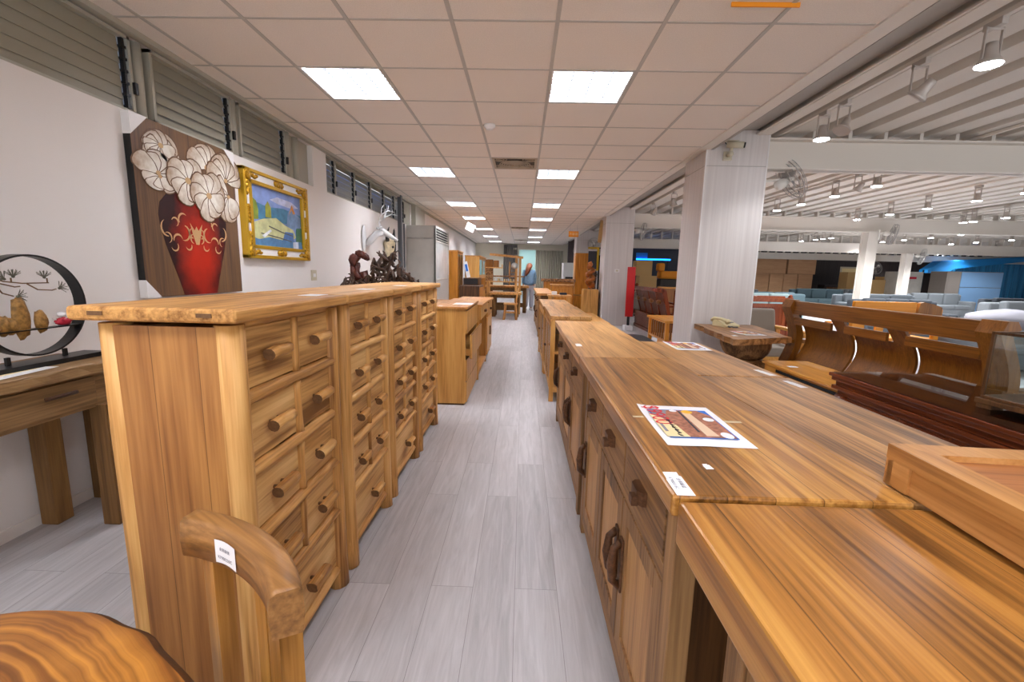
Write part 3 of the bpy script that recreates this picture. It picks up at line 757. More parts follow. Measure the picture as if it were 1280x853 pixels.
# scroll ornaments on the vase
m = MB()
def arc(cy, cz, r, a0, a1, w_):
    P1, P2 = [], []
    for k in range(9):
        f = k/8; a = a0+(a1-a0)*f; ww = w_*math.sin(PI*min(1, f*.9+.1))
        P1.append((cy+(r+ww)*math.cos(a), cz+(r+ww)*math.sin(a))); P2.append((cy+(r-ww*.2)*math.cos(a), cz+(r-ww*.2)*math.sin(a)))
    m.prism(P1+P2[::-1], 'X', .0012, .0018)
for sd in (-1, 1):
    for (dy, dz, r, a0, a1, w_) in ((.09, .62, .038, -.4, 2.2, .012), (.10, .535, .045, 1.9, 5.0, .014), (.155, .60, .024, .5, 4.4, .01), (.20, .56, .05, -1.5, 1.0, .012), (.14, .475, .035, 0, 2.8, .012), (.07, .45, .024, 2.9, 5.9, .01), (.17, .44, .026, 2.6, 6.0, .009), (.215, .49, .03, 1.2, 4.4, .009), (.025, .54, .03, -1.4, 1.2, .014), (.02, .50, .03, -1.2, 1.5, .01)):
        arc(vc+sd*dy*1.28, dz-.10, r*1.15, a0 if sd > 0 else PI-a0, a1 if sd > 0 else PI-a1, w_)
m.prism([(vc-.015, .36), (vc+.015, .36), (vc+.04, .43), (vc+.06, .51), (vc+.02, .46), (vc, .49), (vc-.02, .46), (vc-.06, .51), (vc-.04, .43)], 'X', .0012, .0018)
m.build('painted_scrolls', 'ornpaint', t)
# white wrapping corners
for (y, z, sy, sz) in ((-W2, Hh, 1, -1), (W2, Hh, -1, -1), (-W2, 0.0, 1, 1)):
    s0 = .13 if y < 0 and z > 0 else .11
    MB().prism([(y-sy*.003, z-sz*.003), (y+sy*s0, z-sz*.003), (y-sy*.003, z+sz*s0)], 'X', -.0465, .004).build('corner_protector', 'white', t)

# stand the two wall pictures rest behind: plain low sideboard under the painting (top hidden by the chests)
t = thing('landscape_painting', 'landscape painting of a sunny stepped lane in an ornate gold and white frame', 'painting', (WX, 4.37, 1.40))
GW, GH = .56, .77
fr = .125
def frame_ring(name, a, b_, x1, mat):
    m = MB()
    m.box(0, -GW+a, a, x1, -GW+b_, GH-a, .004).box(0, GW-b_, a, x1, GW-a, GH-a, .004).box(0, -GW+a, a, x1, GW-a, b_, .004).box(0, -GW+a, GH-b_, x1, GW-a, GH-a, .004)
    return m.build(name, mat, t)
frame_ring('outer_frame', 0, .03, .055, 'goldbar'); frame_ring('white_frame', .028, .09, .04, 'white'); frame_ring('inner_frame', .088, .12, .05, 'goldbar')
for (y, z) in ((-GW+.06, .06), (GW-.06, .06), (-GW+.06, GH-.06), (GW-.06, GH-.06)):
    m = MB(); sy = 1 if y < 0 else -1; sz = 1 if z < .3 else -1
    m.ball((.045, y, z), 1, .022, .055, .055, 14, wob=.5, freq=5)
    for k in range(1, 6):
        m.ball((.04, y+sy*.028*k, z-sz*.005+sz*.008*math.sin(k*2)), 1, .018, .024, .028*(1-k*.1), 10, wob=.5, freq=6)
        m.ball((.04, y+sy*.008*math.sin(k*2), z+sz*.03*k), 1, .018, .030*(1-k*.1), .024, 10, wob=.5, freq=6)
    m.build('corner_carving', 'gold', t)
for (y, z, v) in ((0, .06, 0), (0, GH-.06, 0), (-GW+.06, GH/2, 1), (GW-.06, GH/2, 1)):
    m = MB()
    for k in range(-2, 3):
        q = .028*k; m.ball((.042, y+(0 if v else q), z+(q if v else 0)), 1, .018, .022+.01*(k == 0), .026+.012*(k == 0), 12, wob=.5, freq=6)
    m.build('edge_carving', 'gold', t)
# the landscape itself: flat painted patches
X0 = .022; q = .12
def pp(name, poly, col, lay, var=.3, sc_=14):
    key = 'pt_'+name+str(lay)
    M[key] = plain(key, col, .5, var=var, bscale=sc_)
    w_, h_ = 2*(GW-q), GH-2*q
    MB().prism([(-GW+q+u*w_, q+v*h_) for u, v in poly], 'X', X0, X0+.001+.0006*lay).build(name, key, t)
pp('painted_sky', [(0, 0), (1, 0), (1, 1), (0, 1)], (134, 158, 214), 0, .3, 6)
pp('painted_cloud', [(.35, .82), (.5, .9), (.8, .88), (.95, .8), (.8, .76), (.5, .78)], (196, 200, 226), 1)
pp('painted_sea', [(0, .45), (1, .45), (1, .66), (.6, .72), (.3, .68), (.1, .72), (0, .7)], (70, 128, 160), 2)
pp('painted_tree', [(0, .42), (.12, .44), (.13, .6), (.1, .74), (.04, .78), (0, .76)], (132, 150, 60), 3)
pp('painted_tree', [(.25, .5), (.36, .5), (.36, .68), (.31, .78), (.26, .7)], (168, 168, 60), 4)
pp('painted_roof', [(.72, .62), (.80, .83), (.87, .68), (.82, .66), (.79, .74)], (214, 140, 60), 6)
pp('painted_house', [(.66, .38), (.98, .38), (.98, .62), (.87, .68), (.79, .8), (.7, .66)], (120, 150, 190), 5)
pp('painted_bush', [(.86, .1), (1, .1), (1, .42), (.88, .40)], (62, 110, 80), 9)
pp('painted_steps', [(0, .12), (0, .36), (.2, .46), (.45, .52), (.62, .42), (.8, .36), (.86, .22), (.7, .1), (.4, .08)], (206, 206, 150), 7, .25)
pp('painted_shadow', [(.55, .1), (.8, .12), (.8, .3), (.62, .3)], (84, 124, 184), 8)
pp('painted_shadow', [(0, 0), (1, 0), (.98, .14), (.6, .13), (.3, .16), (.1, .1), (0, .14)], (84, 134, 180), 10)
pp('painted_steps', [(.15, .2), (.5, .16), (.75, .12), (.75, .135), (.5, .18), (.15, .22)], (92, 96, 84), 11)
pp('painted_steps', [(.3, .34), (.55, .27), (.78, .23), (.78, .245), (.55, .29), (.3, .36)], (92, 96, 84), 12)
pp('painted_post', [(.78, .0), (.9, .0), (.9, .14), (.78, .12)], (206, 214, 232), 13)
pp('painted_wall', [(.16, .17), (.32, .30), (.34, .27), (.2, .14)], (230, 234, 240), 14)

# ------------------------------------------------------------------ live-edge round table and chair, near left corner
t = thing('round_table', 'round table sawn from a tree trunk, its glossy growth rings showing, near left corner', 'table', (-.94, .25, 0))
def table_top_mat():
    m, nt, b = new_mat('log_slice'); N = nt.nodes; L = nt.links
    tc = N.new('ShaderNodeTexCoord'); no = N.new('ShaderNodeTexNoise'); no.inputs['Scale'].default_value = 2.2; no.inputs['Detail'].default_value = 3
    L.new(tc.outputs['Object'], no.inputs['Vector'])
    mp = N.new('ShaderNodeVectorMath'); mp.operation = 'MULTIPLY_ADD'; mp.inputs[1].default_value = (.16, .16, 0); L.new(no.outputs['Color'], mp.inputs[0]); L.new(tc.outputs['Object'], mp.inputs[2])
    s = N.new('ShaderNodeVectorMath'); s.operation = 'MULTIPLY'; s.inputs[1].default_value = (1, 1, 0); L.new(mp.outputs[0], s.inputs[0])
    ln = N.new('ShaderNodeVectorMath'); ln.operation = 'LENGTH'; L.new(s.outputs[0], ln.inputs[0])
    lr = N.new('ShaderNodeVectorMath'); lr.operation = 'LENGTH'; fl = N.new('ShaderNodeVectorMath'); fl.operation = 'MULTIPLY'; fl.inputs[1].default_value = (1, 1, 0); L.new(tc.outputs['Object'], fl.inputs[0]); L.new(fl.outputs[0], lr.inputs[0])
    ra = N.new('ShaderNodeTexNoise'); ra.noise_dimensions = '1D'; ra.inputs['Scale'].default_value = 34; ra.inputs['Detail'].default_value = 4; L.new(ln.outputs['Value'], ra.inputs['W'])
    n2 = N.new('ShaderNodeTexNoise'); n2.inputs['Scale'].default_value = 5; n2.inputs['Detail'].default_value = 5; L.new(tc.outputs['Object'], n2.inputs['Vector'])
    f = mathn(nt, 'ADD', mathn(nt, 'MULTIPLY', ra.outputs['Fac'], .95), mathn(nt, 'MULTIPLY', n2.outputs['Fac'], .35))
    f = mathn(nt, 'SUBTRACT', f, mathn(nt, 'MULTIPLY', mathn(nt, 'POWER', mathn(nt, 'DIVIDE', lr.outputs['Value'], .585), 22.0), .3))
    r = N.new('ShaderNodeValToRGB'); e = r.color_ramp.elements
    e[0].position = .3; e[0].color = (*lin((60, 32, 14)), 1); e[1].position = .86; e[1].color = (*lin((206, 140, 58)), 1)
    k = e.new(.56); k.color = (*lin((136, 82, 32)), 1)
    L.new(f, r.inputs['Fac']); L.new(r.outputs['Color'], b.inputs['Base Color']); b.inputs['Roughness'].default_value = .28
    b.inputs['Coat Weight'].default_value = .25
    return m
M['logslice'] = table_top_mat(); M['bark'] = plain('bark_edge', (74, 42, 22), .5, var=.4, bscale=20, bump=.6)
m = MB(); n = 140
def rad(a): return .555+.035*noise.noise(Vector((math.cos(a)*1.2, math.sin(a)*1.2, 2)))+.008*noise.noise(Vector((math.cos(a)*6, math.sin(a)*6, 5)))
prof = [(-.03, .53), (0, .535), (.006, .55), (.002, .585), (-.012, .598)]
rings = [[m.bm.verts.new(((rad(2*PI*j/n)+dr)*math.cos(2*PI*j/n), (rad(2*PI*j/n)+dr)*math.sin(2*PI*j/n), z)) for j in range(n)] for dr, z in prof]
for i in range(4):
    for j in range(n):
        f = m.bm.faces.new((rings[i][j], rings[i][(j+1) % n], rings[i+1][(j+1) % n], rings[i+1][j])); f.material_index = 1; f.smooth = True
m.bm.faces.new(rings[-1]); m.bm.faces.new(rings[0][::-1])
tt = m.build('tabletop', ['logslice', 'bark'], t)
MB().prism([(-.09, .30), (-.03, .36), (.0, .40), (-.035, .425), (-.07, .42), (-.12, .43), (-.16, .38)], 'Z', .5975, .5985).build('resin_hollow', 'ink', tt)
MB().lathe([(.20, 0), (.17, .1), (.15, .3), (.15, .47), (.26, .532)], n=28, wob=.2).build('trunk_base', 'bark', t)

# chair
t = thing('wooden_chair', 'small wooden chair with a curved back rail and a white label, near left', 'chair', (-.595, .518, 0), math.radians(-33.4))
def arcp(f, r0, z): 
    a = math.radians(-56+112*f)
    return Vector((r0*math.sin(a), r0*math.cos(a)-.045, z))
# curved back rail
m = MB(); R0, R1 = .398, .442
def railp(u, v):
    a = math.radians(-25+50*u)
    k = int(round(v*8)) % 8
    q = [(R0, .775), (R0-.004, .81), (R0, .845), (R0+.008, .85), (R1-.006, .85), (R1, .844), (R1+.002, .81), (R1-.002, .772)][k]
    return (q[0]*math.sin(a), q[0]*math.cos(a)-.19, q[1])
m.grid(railp, 22, 8)
for u in (0, 1):
    vs = [m.bm.verts.new(railp(u, k/8)) for k in range(8)]; m.bm.faces.new(vs if u else vs[::-1])
bmesh.ops.remove_doubles(m.bm, verts=m.bm.verts, dist=.0002)
rail = m.build('back_rail', 'chair', t)
for sx in (-1, 1):
    x = sx*.125; y = math.sqrt(.42**2-x*x)-.19
    MB().prism([(x-.024, y-.016), (x+.024, y-.022 if sx > 0 else y-.016), (x+.024, y+.016), (x-.024, y+.018)], 'Z', .0, .775).build('leg', 'chairZ', t)
for x, w_ in ((.025, .018),):
    y = math.sqrt(.42**2-x*x)-.19
    MB().prism([(x-w_, y-.011), (x+w_, y-.011), (x+w_, y+.011), (x-w_, y+.011)], 'Z', .42, .778).build('slat', 'chairZ', t)
m = MB().box(-.19, -.2, .40, .19, .21, .435, .012); m.build('seat', 'chair', t)
for sx in (-1, 1):
    MB().box(sx*.155-.02, -.18, 0, sx*.155+.02, -.14, .40, .004).build('leg', 'chairZ', t)
    MB().box(sx*.155-.012, -.14, .18, sx*.155+.012, .17, .205, .003).build('stretcher', 'chairZ', t)
MB().box(-.15, -.17, .36, .15, -.15, .40).build('seat_frame', 'chair', t)
# label on the inner face of the rail
lb = MB()
def labp(u, v):
    a = math.radians(-12+9*u); r = R0-.0052
    return (r*math.sin(a), r*math.cos(a)-.19, .785+.046*v+.003*math.sin(u*PI))
lb.grid(labp, 8, 4, smooth=False); lbo = lb.build('label', 'paper', t)
for i, (txt, dz, s_) in enumerate((('K79B0220C', .800, .0125), ('\u5009\u5eab\u7de8\u865f', .817, .011))):
    a = math.radians(-7.5); r = R0-.0072
    pos = Vector((r*math.sin(a), r*math.cos(a)-.19, dz))
    nrm = Vector((-math.sin(a), -math.cos(a), 0)); up = Vector((0, 0, 1)); rt = up.cross(nrm)
    mm = Matrix((rt, up, nrm)).transposed().to_4x4(); mm.translation = pos
    text_mesh('label_text', txt, s_*.7, 'inkgrey', lbo, mm, .0001)
# ------------------------------------------------------------------ buffets of the right row
def buffet(label, x0, y0, x1, y1, H, topmat, ndraw, group='wooden buffets of the right row', drawers_z=(.68, .80), facing=-1, side='bufDark', handles=True, thick=.045, seps=None):
    """front faces -X (the aisle)"""
    t = thing('buffet', label, 'buffet', (x0, y0, 0), 0, group)
    W, L = x1-x0, y1-y0
    m = MB(); m.box(0, 0.001, H-thick, W, L-.001, H, .006); m.build('top', topmat, t)
    f = .035; e = .055
    for (x, y) in ((f, e), (f, L-e-.06), (W-.08, e), (W-.08, L-e-.06)):
        MB().box(x, y, 0, x+.05, y+.06, H-thick, .003).build('leg', 'bufZ', t)
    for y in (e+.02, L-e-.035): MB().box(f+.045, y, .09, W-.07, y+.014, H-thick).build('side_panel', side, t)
    MB().box(W-.05, e+.05, .09, W-.036, L-e-.05, H-thick).build('back_panel', 'bufZ', t)
    MB().box(f+.004, e+.05, H-thick-.05, f+.03, L-e-.05, H-thick).box(f+.004, e+.05, .06, f+.03, L-e-.05, .12).box(f+.004, e+.05, drawers_z[0]-.045, f+.03, L-e-.05, drawers_z[0]-.005).build('rail', 'bufY', t)
    MB().box(f+.03, e+.05, .1, W-.05, L-e-.05, .115).build('bottom_board', 'bufY', t)
    a0, a1 = e+.06, L-e-.06
    dw = (a1-a0)/ndraw
    for i in range(ndraw):
        ya, yb = a0+dw*i, a0+dw*(i+1)
        MB().box(f+.004, ya-.012, drawers_z[0]-.01, f+.03, ya+.012, H-thick).build('divider', 'bufZ', t) if i else None
        d = MB().box(f+.002, ya+.016, drawers_z[0], f+.3, yb-.016, drawers_z[1]+.01, .002).build('drawer', 'bufY', t)
        yc, zc = (ya+yb)/2, sum(drawers_z)/2+.01
        m = MB(); m.prism([(f+.002, yc-.042), (f-.010, yc-.042), (f-.022, yc-.026), (f-.022, yc+.024), (f-.010, yc+.038), (f+.002, yc+.038)], 'Z', zc-.018, zc+.020); m.box(f-.036, yc-.034, zc-.020, f-.018, yc-.004, zc+.006, .002)
        m.build('handle', 'walnutH', d)
    nd = ndraw if ndraw != 3 else 3
    dz0, dz1 = .125, drawers_z[0]-.05
    for i in range(nd):
        ya, yb = a0+dw*i+.004, a0+dw*(i+1)-.004
        s_ = .06
        d = MB().box(f+.002, ya, dz0, f+.024, ya+s_, dz1, .002).box(f+.002, yb-s_, dz0, f+.024, yb, dz1, .002).box(f+.002, ya+s_, dz0, f+.024, yb-s_, dz0+s_, .002).box(f+.002, ya+s_, dz1-s_, f+.024, yb-s_, dz1, .002).build('door', 'bufZ', t)
        m = MB().box(f+.010, ya+s_-.004, dz0+s_-.004, f+.018, yb-s_+.004, dz1-s_+.004).build('door_panel', 'bufDoor', d)
        hy = yb-.03 if i % 2 == 0 else ya+.03
        zc = .42
        m = MB(); m.tube([(f-.004, hy, zc-.075), (f-.026, hy, zc-.055), (f-.03, hy, zc), (f-.026, hy, zc+.055), (f-.004, hy, zc+.075)], [.014, .013, .016, .013, .014], 8, wob=.3)
        m.box(f-.006, hy-.018, zc-.09, f+.003, hy+.018, zc+.09, .006)
        m.build('handle', 'walnutH', d)
    return t
buffet('long buffet whose grainy top carries the large price poster and a white tag', .30, .795, .762, 2.205, .91, 'topY', 3)
buffet('pale topped buffet before the open shelf cabinets, its top bearing a tiny white sticker', .30, 2.21, .762, 3.92, .908, 'topY2', 3)
# nearest one, only its top corner and dark front in view
t = thing('buffet', 'glossy reddish-brown buffet nearest the camera, bottom right corner', 'buffet', (.31, -.62, 0), 0, 'wooden buffets of the right row')
MB().box(0, 0, .815, .49, 1.41, .902, .006).build('top', 'topNear', t)
for x, y in ((.075, .07), (.075, 1.27), (.40, .07), (.40, 1.27)): MB().box(x, y, 0, x+.055, y+.055, .815, .003).build('leg', 'bufZ', t)
MB().box(.085, .12, .1, .10, 1.28, .815).build('front_panel', 'bufZ', t)
MB().box(.08, .12, .74, .105, 1.28, .815).box(.08, .12, .08, .105, 1.28, .16).build('rail', 'bufY', t)
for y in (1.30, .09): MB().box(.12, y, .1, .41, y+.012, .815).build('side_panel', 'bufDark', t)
for y in (.4, .8): MB().box(.072, y, .16, .088, y+.36, .72, .003).build('door', 'bufDoor', t)
MB().box(.41, .1, .1, .425, 1.29, .815).build('back_panel', 'bufZ', t)
# back row: two more pushed against them (their fronts look to the hall)
def back_buffet(label, y0, y1, mat, x1=1.14):
    t = thing('buffet', label, 'buffet', (.764, y0, 0), 0, 'wooden buffets of the right row')
    W, L = x1-.764, y1-y0
    MB().box(0, .001, .865, W, L-.001, .908, .005).build('top', mat, t)
    for x, y in ((.02, .04), (.02, L-.1), (W-.08, .04), (W-.08, L-.1)): MB().box(x, y, 0, x+.055, y+.06, .866, .003).build('leg', 'bufZ', t)
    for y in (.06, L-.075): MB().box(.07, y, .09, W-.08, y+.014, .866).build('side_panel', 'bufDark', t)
    MB().box(.03, .1, .09, .045, L-.1, .866).build('back_panel', 'bufZ', t)
    dw = (L-.2)/3
    for i in range(3): 
        d = MB().box(W-.045, .1+dw*i+.005, .12, W-.025, .1+dw*(i+1)-.005, .66, .002).build('door', 'bufDoor', t)
        d2 = MB().box(W-.045, .1+dw*i+.01, .70, W-.022, .1+dw*(i+1)-.01, .83, .002).build('drawer', 'bufY', t)
        MB().box(W-.022, .1+dw*(i+.5)-.03, .75, W+.005, .1+dw*(i+.5)+.03, .785, .004).build('handle', 'walnutH', d2)
    MB().box(.05, .1, .09, W-.05, L-.1, .105).box(W-.05, .1, .66, W-.03, L-.1, .7).build('rail', 'bufY', t)
    return t
back_buffet('back to back buffet with the smaller poster on its top, facing the hall', 1.86, 2.80, 'topY2')
back_buffet('back to back buffet with coarse grained top, partly under the upturned wooden frame', .80, 1.855, 'topY2', 1.15)

# wooden box / upturned frame lying on the near tops (its nearest part overhangs the near buffet)
t = thing('wooden_tray_frame', 'raised honey wood frame box with mitred rim lying on the near buffet tops', 'frame', (.77, .885, .911), math.radians(-4))
L, W = .74, .62; hh = .085; rim = .055
m = MB()
def mit(poly, name='rim'):
    MB().prism(poly, 'Z', hh-.03, hh).build(name, 'cage', t)
mit([(0, 0), (rim, -rim), (rim, -L+rim), (0, -L)]); mit([(0, 0), (W, 0), (W-rim, -rim), (rim, -rim)]); mit([(W, 0), (W, -L), (W-rim, -L+rim), (W-rim, -rim)]); mit([(0, -L), (rim, -L+rim), (W-rim, -L+rim), (W, -L)])
MB().box(.006, -L+.01, 0, .02, -.05, hh-.03).build('side_board', 'cage', t); MB().box(0, -.06, 0, .045, 0, hh-.03, .002).build('corner_post', 'cage', t)
MB().box(.0, -.02, 0, W, -.006, hh-.03).box(W-.02, -L, 0, W-.006, 0, hh-.03).build('side_board', 'cage', t)
M['cagepanel'] = wood('box_panel', (122, 74, 40), (166, 110, 66), (186, 132, 84), axis='X', rough=.4, knots=False)
MB().box(rim-.005, -L+rim-.005, hh-.022, W-rim+.005, -rim+.005, hh-.012).build('panel', 'cagepanel', t)
MB().box(.34, -.36, hh-.012, .46, -.22, hh-.011).build('paper_label', 'paper', t)

# ------------------------------------------------------------------ papers on the tops
def poster(label, loc, rz, w_, h_, flip=1):
    t = thing('price_poster', label, 'poster', loc, rz)
    m = MB(); m.grid(lambda u, v: ((u-.5)*w_, (v-.5)*h_, .0012+.0022*noise.noise(Vector((u*2.2, v*2.2, loc[1])))+.0035*max(0, .12-u)*max(0, v-.8)*60), 16, 16, smooth=True)
    m.build('sheet', 'paper', t)
    Z = .0032
    def sp(name, poly, mat, lay=0): MB().prism([((u-.5)*w_, (v-.5)*h_) for u, v in poly], 'Z', Z+lay*.00025, Z+.0002+lay*.00025).build(name, mat, t)
    sp('printed_border', [(.10, .15), (.9, .15), (.9, .86), (.10, .86)], 'blue')
    sp('printed_picture', [(.12, .165), (.885, .165), (.885, .72), (.78, .845), (.12, .845)], 'printbrown', 1)
    sp('printed_tabletop', [(.55, .20), (.70, .20), (.64, .78), (.54, .78)], 'printpale', 2)
    sp('printed_dark_leg', [(.49, .28), (.52, .28), (.53, .82), (.50, .82)], 'ink', 3)
    sp('printed_wall', [(.12, .6), (.24, .6), (.36, .845), (.12, .845)], 'inkgrey', 2)
    sp('printed_sun', [(.62+.075*math.cos(k*PI/8), .80+.05*math.sin(k*PI/8)) for k in range(16)], 'yellow', 4)
    sp('printed_cloud', [(.80+.07*math.cos(k*PI/8), .22+.07*math.sin(k*PI/8)) for k in range(16)], 'paper', 4)
    sp('printed_cloud', [(.80+.07*math.cos(k*PI/8), .60+.05*math.sin(k*PI/8)) for k in range(16)], 'paper', 4)
    sp('printed_cloud', [(.44+.05*math.cos(k*PI/8), .82+.03*math.sin(k*PI/8)) for k in range(16)], 'paper', 4)
    sp('printed_band', [(.07, .16), (.34, .16), (.30, .42), (.2, .6), (.07, .72)], 'cream', 5)
    m = MB(); rnd = random.Random(3)
    for i in range(7):
        v0 = .17+i*.058; u0 = .215+.0*i
        for k in range(5):
            a, c = rnd.random()*.03, rnd.random()*.03
            m.box((u0+a-.5)*w_, (v0+c-.5)*h_, Z+.0018, (u0+a+.035-.5)*w_, (v0+c+.009-.5)*h_, Z+.002)
            m.box((u0+a-.5)*w_, (v0+c-.5)*h_, Z+.0018, (u0+a+.010-.5)*w_, (v0+c+.03-.5)*h_, Z+.002)
    m.build('printed_characters', 'ink', t)
    mm = Matrix.Translation((( .165-.5)*w_, (.70-.5)*h_, Z+.0018)) @ Matrix.Rotation(-PI/2, 4, 'Z')
    text_mesh('printed_price', '$9900', .068*w_/.22, 'red', t, mm, .0002)
    MB().box((.10-.5)*w_, (.27-.5)*h_, Z+.0018, (.135-.5)*w_, (.45-.5)*h_, Z+.002).build('printed_line', 'inkgrey', t)
    return t
poster('large price poster taped flat on the long buffet, with a furniture picture and blue edge', (.487, 1.212, .9105), -.02, .222, .335)
MB_ = MB().box(.34, 1.26, .9104, .372, 1.274, .9108).build('clear_tape', 'bone'); tag(MB_, 'short strip of tape beside the left edge of the large price poster', 'tape')
tag(MB().box(.60, 1.235, .9104, .65, 1.25, .9108).build('clear_tape', 'bone'), 'short strip of tape at the right edge of the large price poster', 'tape')
poster('smaller price poster at the far end of the back to back buffet, near the pillar', (1.0, 2.64, .9085), -.02, .20, .30)
def papertag(label, x, y, z, w_, h_, rz=0, txt=False):
    t = thing('paper_tag', label, 'tag', (x, y, z), rz)
    pts = [(-w_/2, -h_/2), (w_/2, -h_/2), (w_/2, h_*.30), (w_/2-.004, h_*.33), (w_/2-.003, h_/2), (-w_/2+.003, h_/2), (-w_/2+.002, h_*.2), (-w_/2, h_*.15)]
    MB().prism(pts, 'Z', 0, .0006).build('sheet', 'paper', t)
    if txt:
        for dx, s_ in ((-.008, 'K79B0316C'), (.007, '\u5009\u5eab\u7de8\u865f')):
            text_mesh('tag_text', s_, .0105, 'inkgrey', t, Matrix.Translation((dx, 0, .0008)) @ Matrix.Rotation(-PI/2, 4, 'Z'), .0001)
papertag('white tag with small grey print at the near front corner of the long buffet', .327, .846, .9105, .036, .10, 0, True)
papertag('tiny white sticker on the long buffet right of the white tag', .422, .93, .9105, .017, .026, .1)
papertag('small white sticker near the front edge of the pale topped buffet', .342, 2.58, .9085, .035, .09)
papertag('white strip label at the hall edge of the back buffet, nearer the pillar', 1.095, 1.945, .9085, .032, .115, .15)
papertag('white strip label at the hall edge of the coarse grained back buffet', 1.105, 1.74, .9085, .03, .11, .1)

# ------------------------------------------------------------------ open-shelf cabinets further on (C4)
def open_cabinet(label, y0, y1, H=.9, x0=.30, x1=.70, doors=True, mat='lightY', matz='light'):
    t = thing('open_cabinet', label, 'cabinet', (x0, y0, 0), 0, 'framed cabinets further down the aisle')
    W, L = x1-x0, y1-y0; p = .045
    MB().box(-.01, -.01, H-.035, W+.01, L+.01, H, .004).build('top', 'topY2', t)
    for x, y in ((0, 0), (0, L-p), (W-p, 0), (W-p, L-p)): MB().box(x, y, 0, x+p, y+p, H-.035, .003).build('leg', matz, t)
    m = MB()
    for z in (.10, H-.085):
        for y in (.006, L-.036): m.box(p, y, z, W-p, y+.03, z+.05)
        for x in (.006, W-.036): m.box(x, p, z, x+.03, L-p, z+.05)
    m.build('frame', mat, t)
    for z in (.13, .50): MB().box(.02, .02, z, W-.02, L-.02, z+.022).build('shelf', mat, t)
    MB().box(W-.02, p, .1, W-.01, L-p, H-.035).build('back_panel', 'bufDoor', t)
    for k in range(2):
        y = p+(L-2*p)*k/2
        yb = y+(L-2*p)/2
        d = MB().box(-.004, y+.003, .15, .014, y+.04, H-.09).box(-.004, yb-.04, .15, .014, yb-.003, H-.09).box(-.004, y+.04, .15, .014, yb-.04, .19).box(-.004, y+.04, H-.13, .014, yb-.04, H-.09).box(-.002, (y+yb)/2-.01, .19, .01, (y+yb)/2+.01, H-.13).build('door', matz, t)
        MB().box(.003, y+.038, .188, .006, yb-.038, H-.128).build('glass_pane', 'glass', d)
        MB().ball((-.02, yb-.02 if k == 0 else y+.02, .5), .014, n=10).build('knob', 'walnutH', d)
    return t
open_cabinet('open framed cabinet with glazed doors and visible shelves, right after the pale buffet', 4.42, 5.72)
open_cabinet('glazed cabinet with a pale top joined behind the open framed cabinet', 5.76, 7.35, .89, .29, .70)
buffet('plain honey cabinet farther down the aisle, alone past the glazed cabinets', .30, 9.0, .68, 12.1, .91, 'lightY', 4)
# small clutter on the low furniture behind
tag(MB().box(.58, 8.68, .905, .68, 8.77, .97, .01).build('tissue_box', 'white'), 'small white box on the low stand beyond the glazed cabinet', 'box')
tag(MB().box(.74, 8.70, .905, .88, 8.79, .945, .01).build('storage_box', 'ink'), 'small dark box right of the white box on the low stand', 'box')
t = thing('low_stand', 'low wooden stand behind the glazed cabinets, small boxes on its top', 'stand', (.50, 8.55, 0))
MB().box(0, 0, .87, .46, .35, .904, .004).build('top', 'lightY', t)
for x in (.02, .39): 
    for y in (.02, .28): MB().box(x, y, 0, x+.05, y+.05, .87).build('leg', 'light', t)
t = thing('low_bench', 'low pale wooden bench right of the glazed cabinets', 'bench', (.95, 6.75, 0))
MB().box(0, 0, .54, .42, 1.7, .58, .01).build('seat', 'orangeY', t)
for x in (.03, .33):
    for y in (.05, 1.58): MB().box(x, y, 0, x+.06, y+.06, .54, .003).build('leg', 'light', t)
# black coffee table
t = thing('coffee_table', 'low black coffee table with rounded glossy top and a paper on it', 'table', (1.48, 6.0, 0))
def rrect(x0, y0, x1, y1, r, n=6):
    o = []
    for cx, cy, a in ((x1-r, y1-r, 0), (x0+r, y1-r, PI/2), (x0+r, y0+r, PI), (x1-r, y0+r, 1.5*PI)):
        for k in range(n+1): o.append((cx+r*math.cos(a+k*PI/2/n), cy+r*math.sin(a+k*PI/2/n)))
    return o
MB().prism(rrect(-.38, -.62, .38, .75, .14), 'Z', .34, .42).build('tabletop', 'blacktop', t)
MB().prism(rrect(-.25, -.45, .25, .55, .1), 'Z', .0, .34).build('base', 'blackm', t)
MB().box(-.3, -.1, .4205, -.08, .2, .4215).build('paper_sheet', 'paper', t)
# ------------------------------------------------------------------ hall furniture, nearest first
def slab_poly(pts, sub=6, amp=.015, seed=0):
    out = []
    n = len(pts)
    for i in range(n):
        a, b_ = Vector((*pts[i], 0)), Vector((*pts[(i+1) % n], 0))
        for k in range(sub):
            p = a.lerp(b_, k/sub); out.append((p.x+amp*noise.noise(p*6+Vector((seed, 0, 0))), p.y+amp*noise.noise(p*6+Vector((0, seed, 4)))))
    return out
# telephone table
t = thing('slab_table', 'live-edge slab table on a stacked stump base in front of the near pillar', 'table', (2.38, 4.65, 0))
MB().prism(slab_poly([(-.40, -.60), (-.1, -.5), (.27, -.33), (.42, .55), (.40, .70), (-.26, .69), (-.34, .1)], 6, .03, 3), 'Z', .70, .757).build('tabletop', 'slab', t)
MB().lathe([(.10, .47), (.17, .49), (.22, .55), (.25, .62), (.255, .70)], n=26, wob=.12).build('upper_stump', 'stump', t)
MB().lathe([(.22, 0), (.24, .08), (.25, .2), (.23, .3), (.26, .38), (.22, .46), (.11, .48)], n=26, wob=.28).build('lower_stump', 'stump', t)
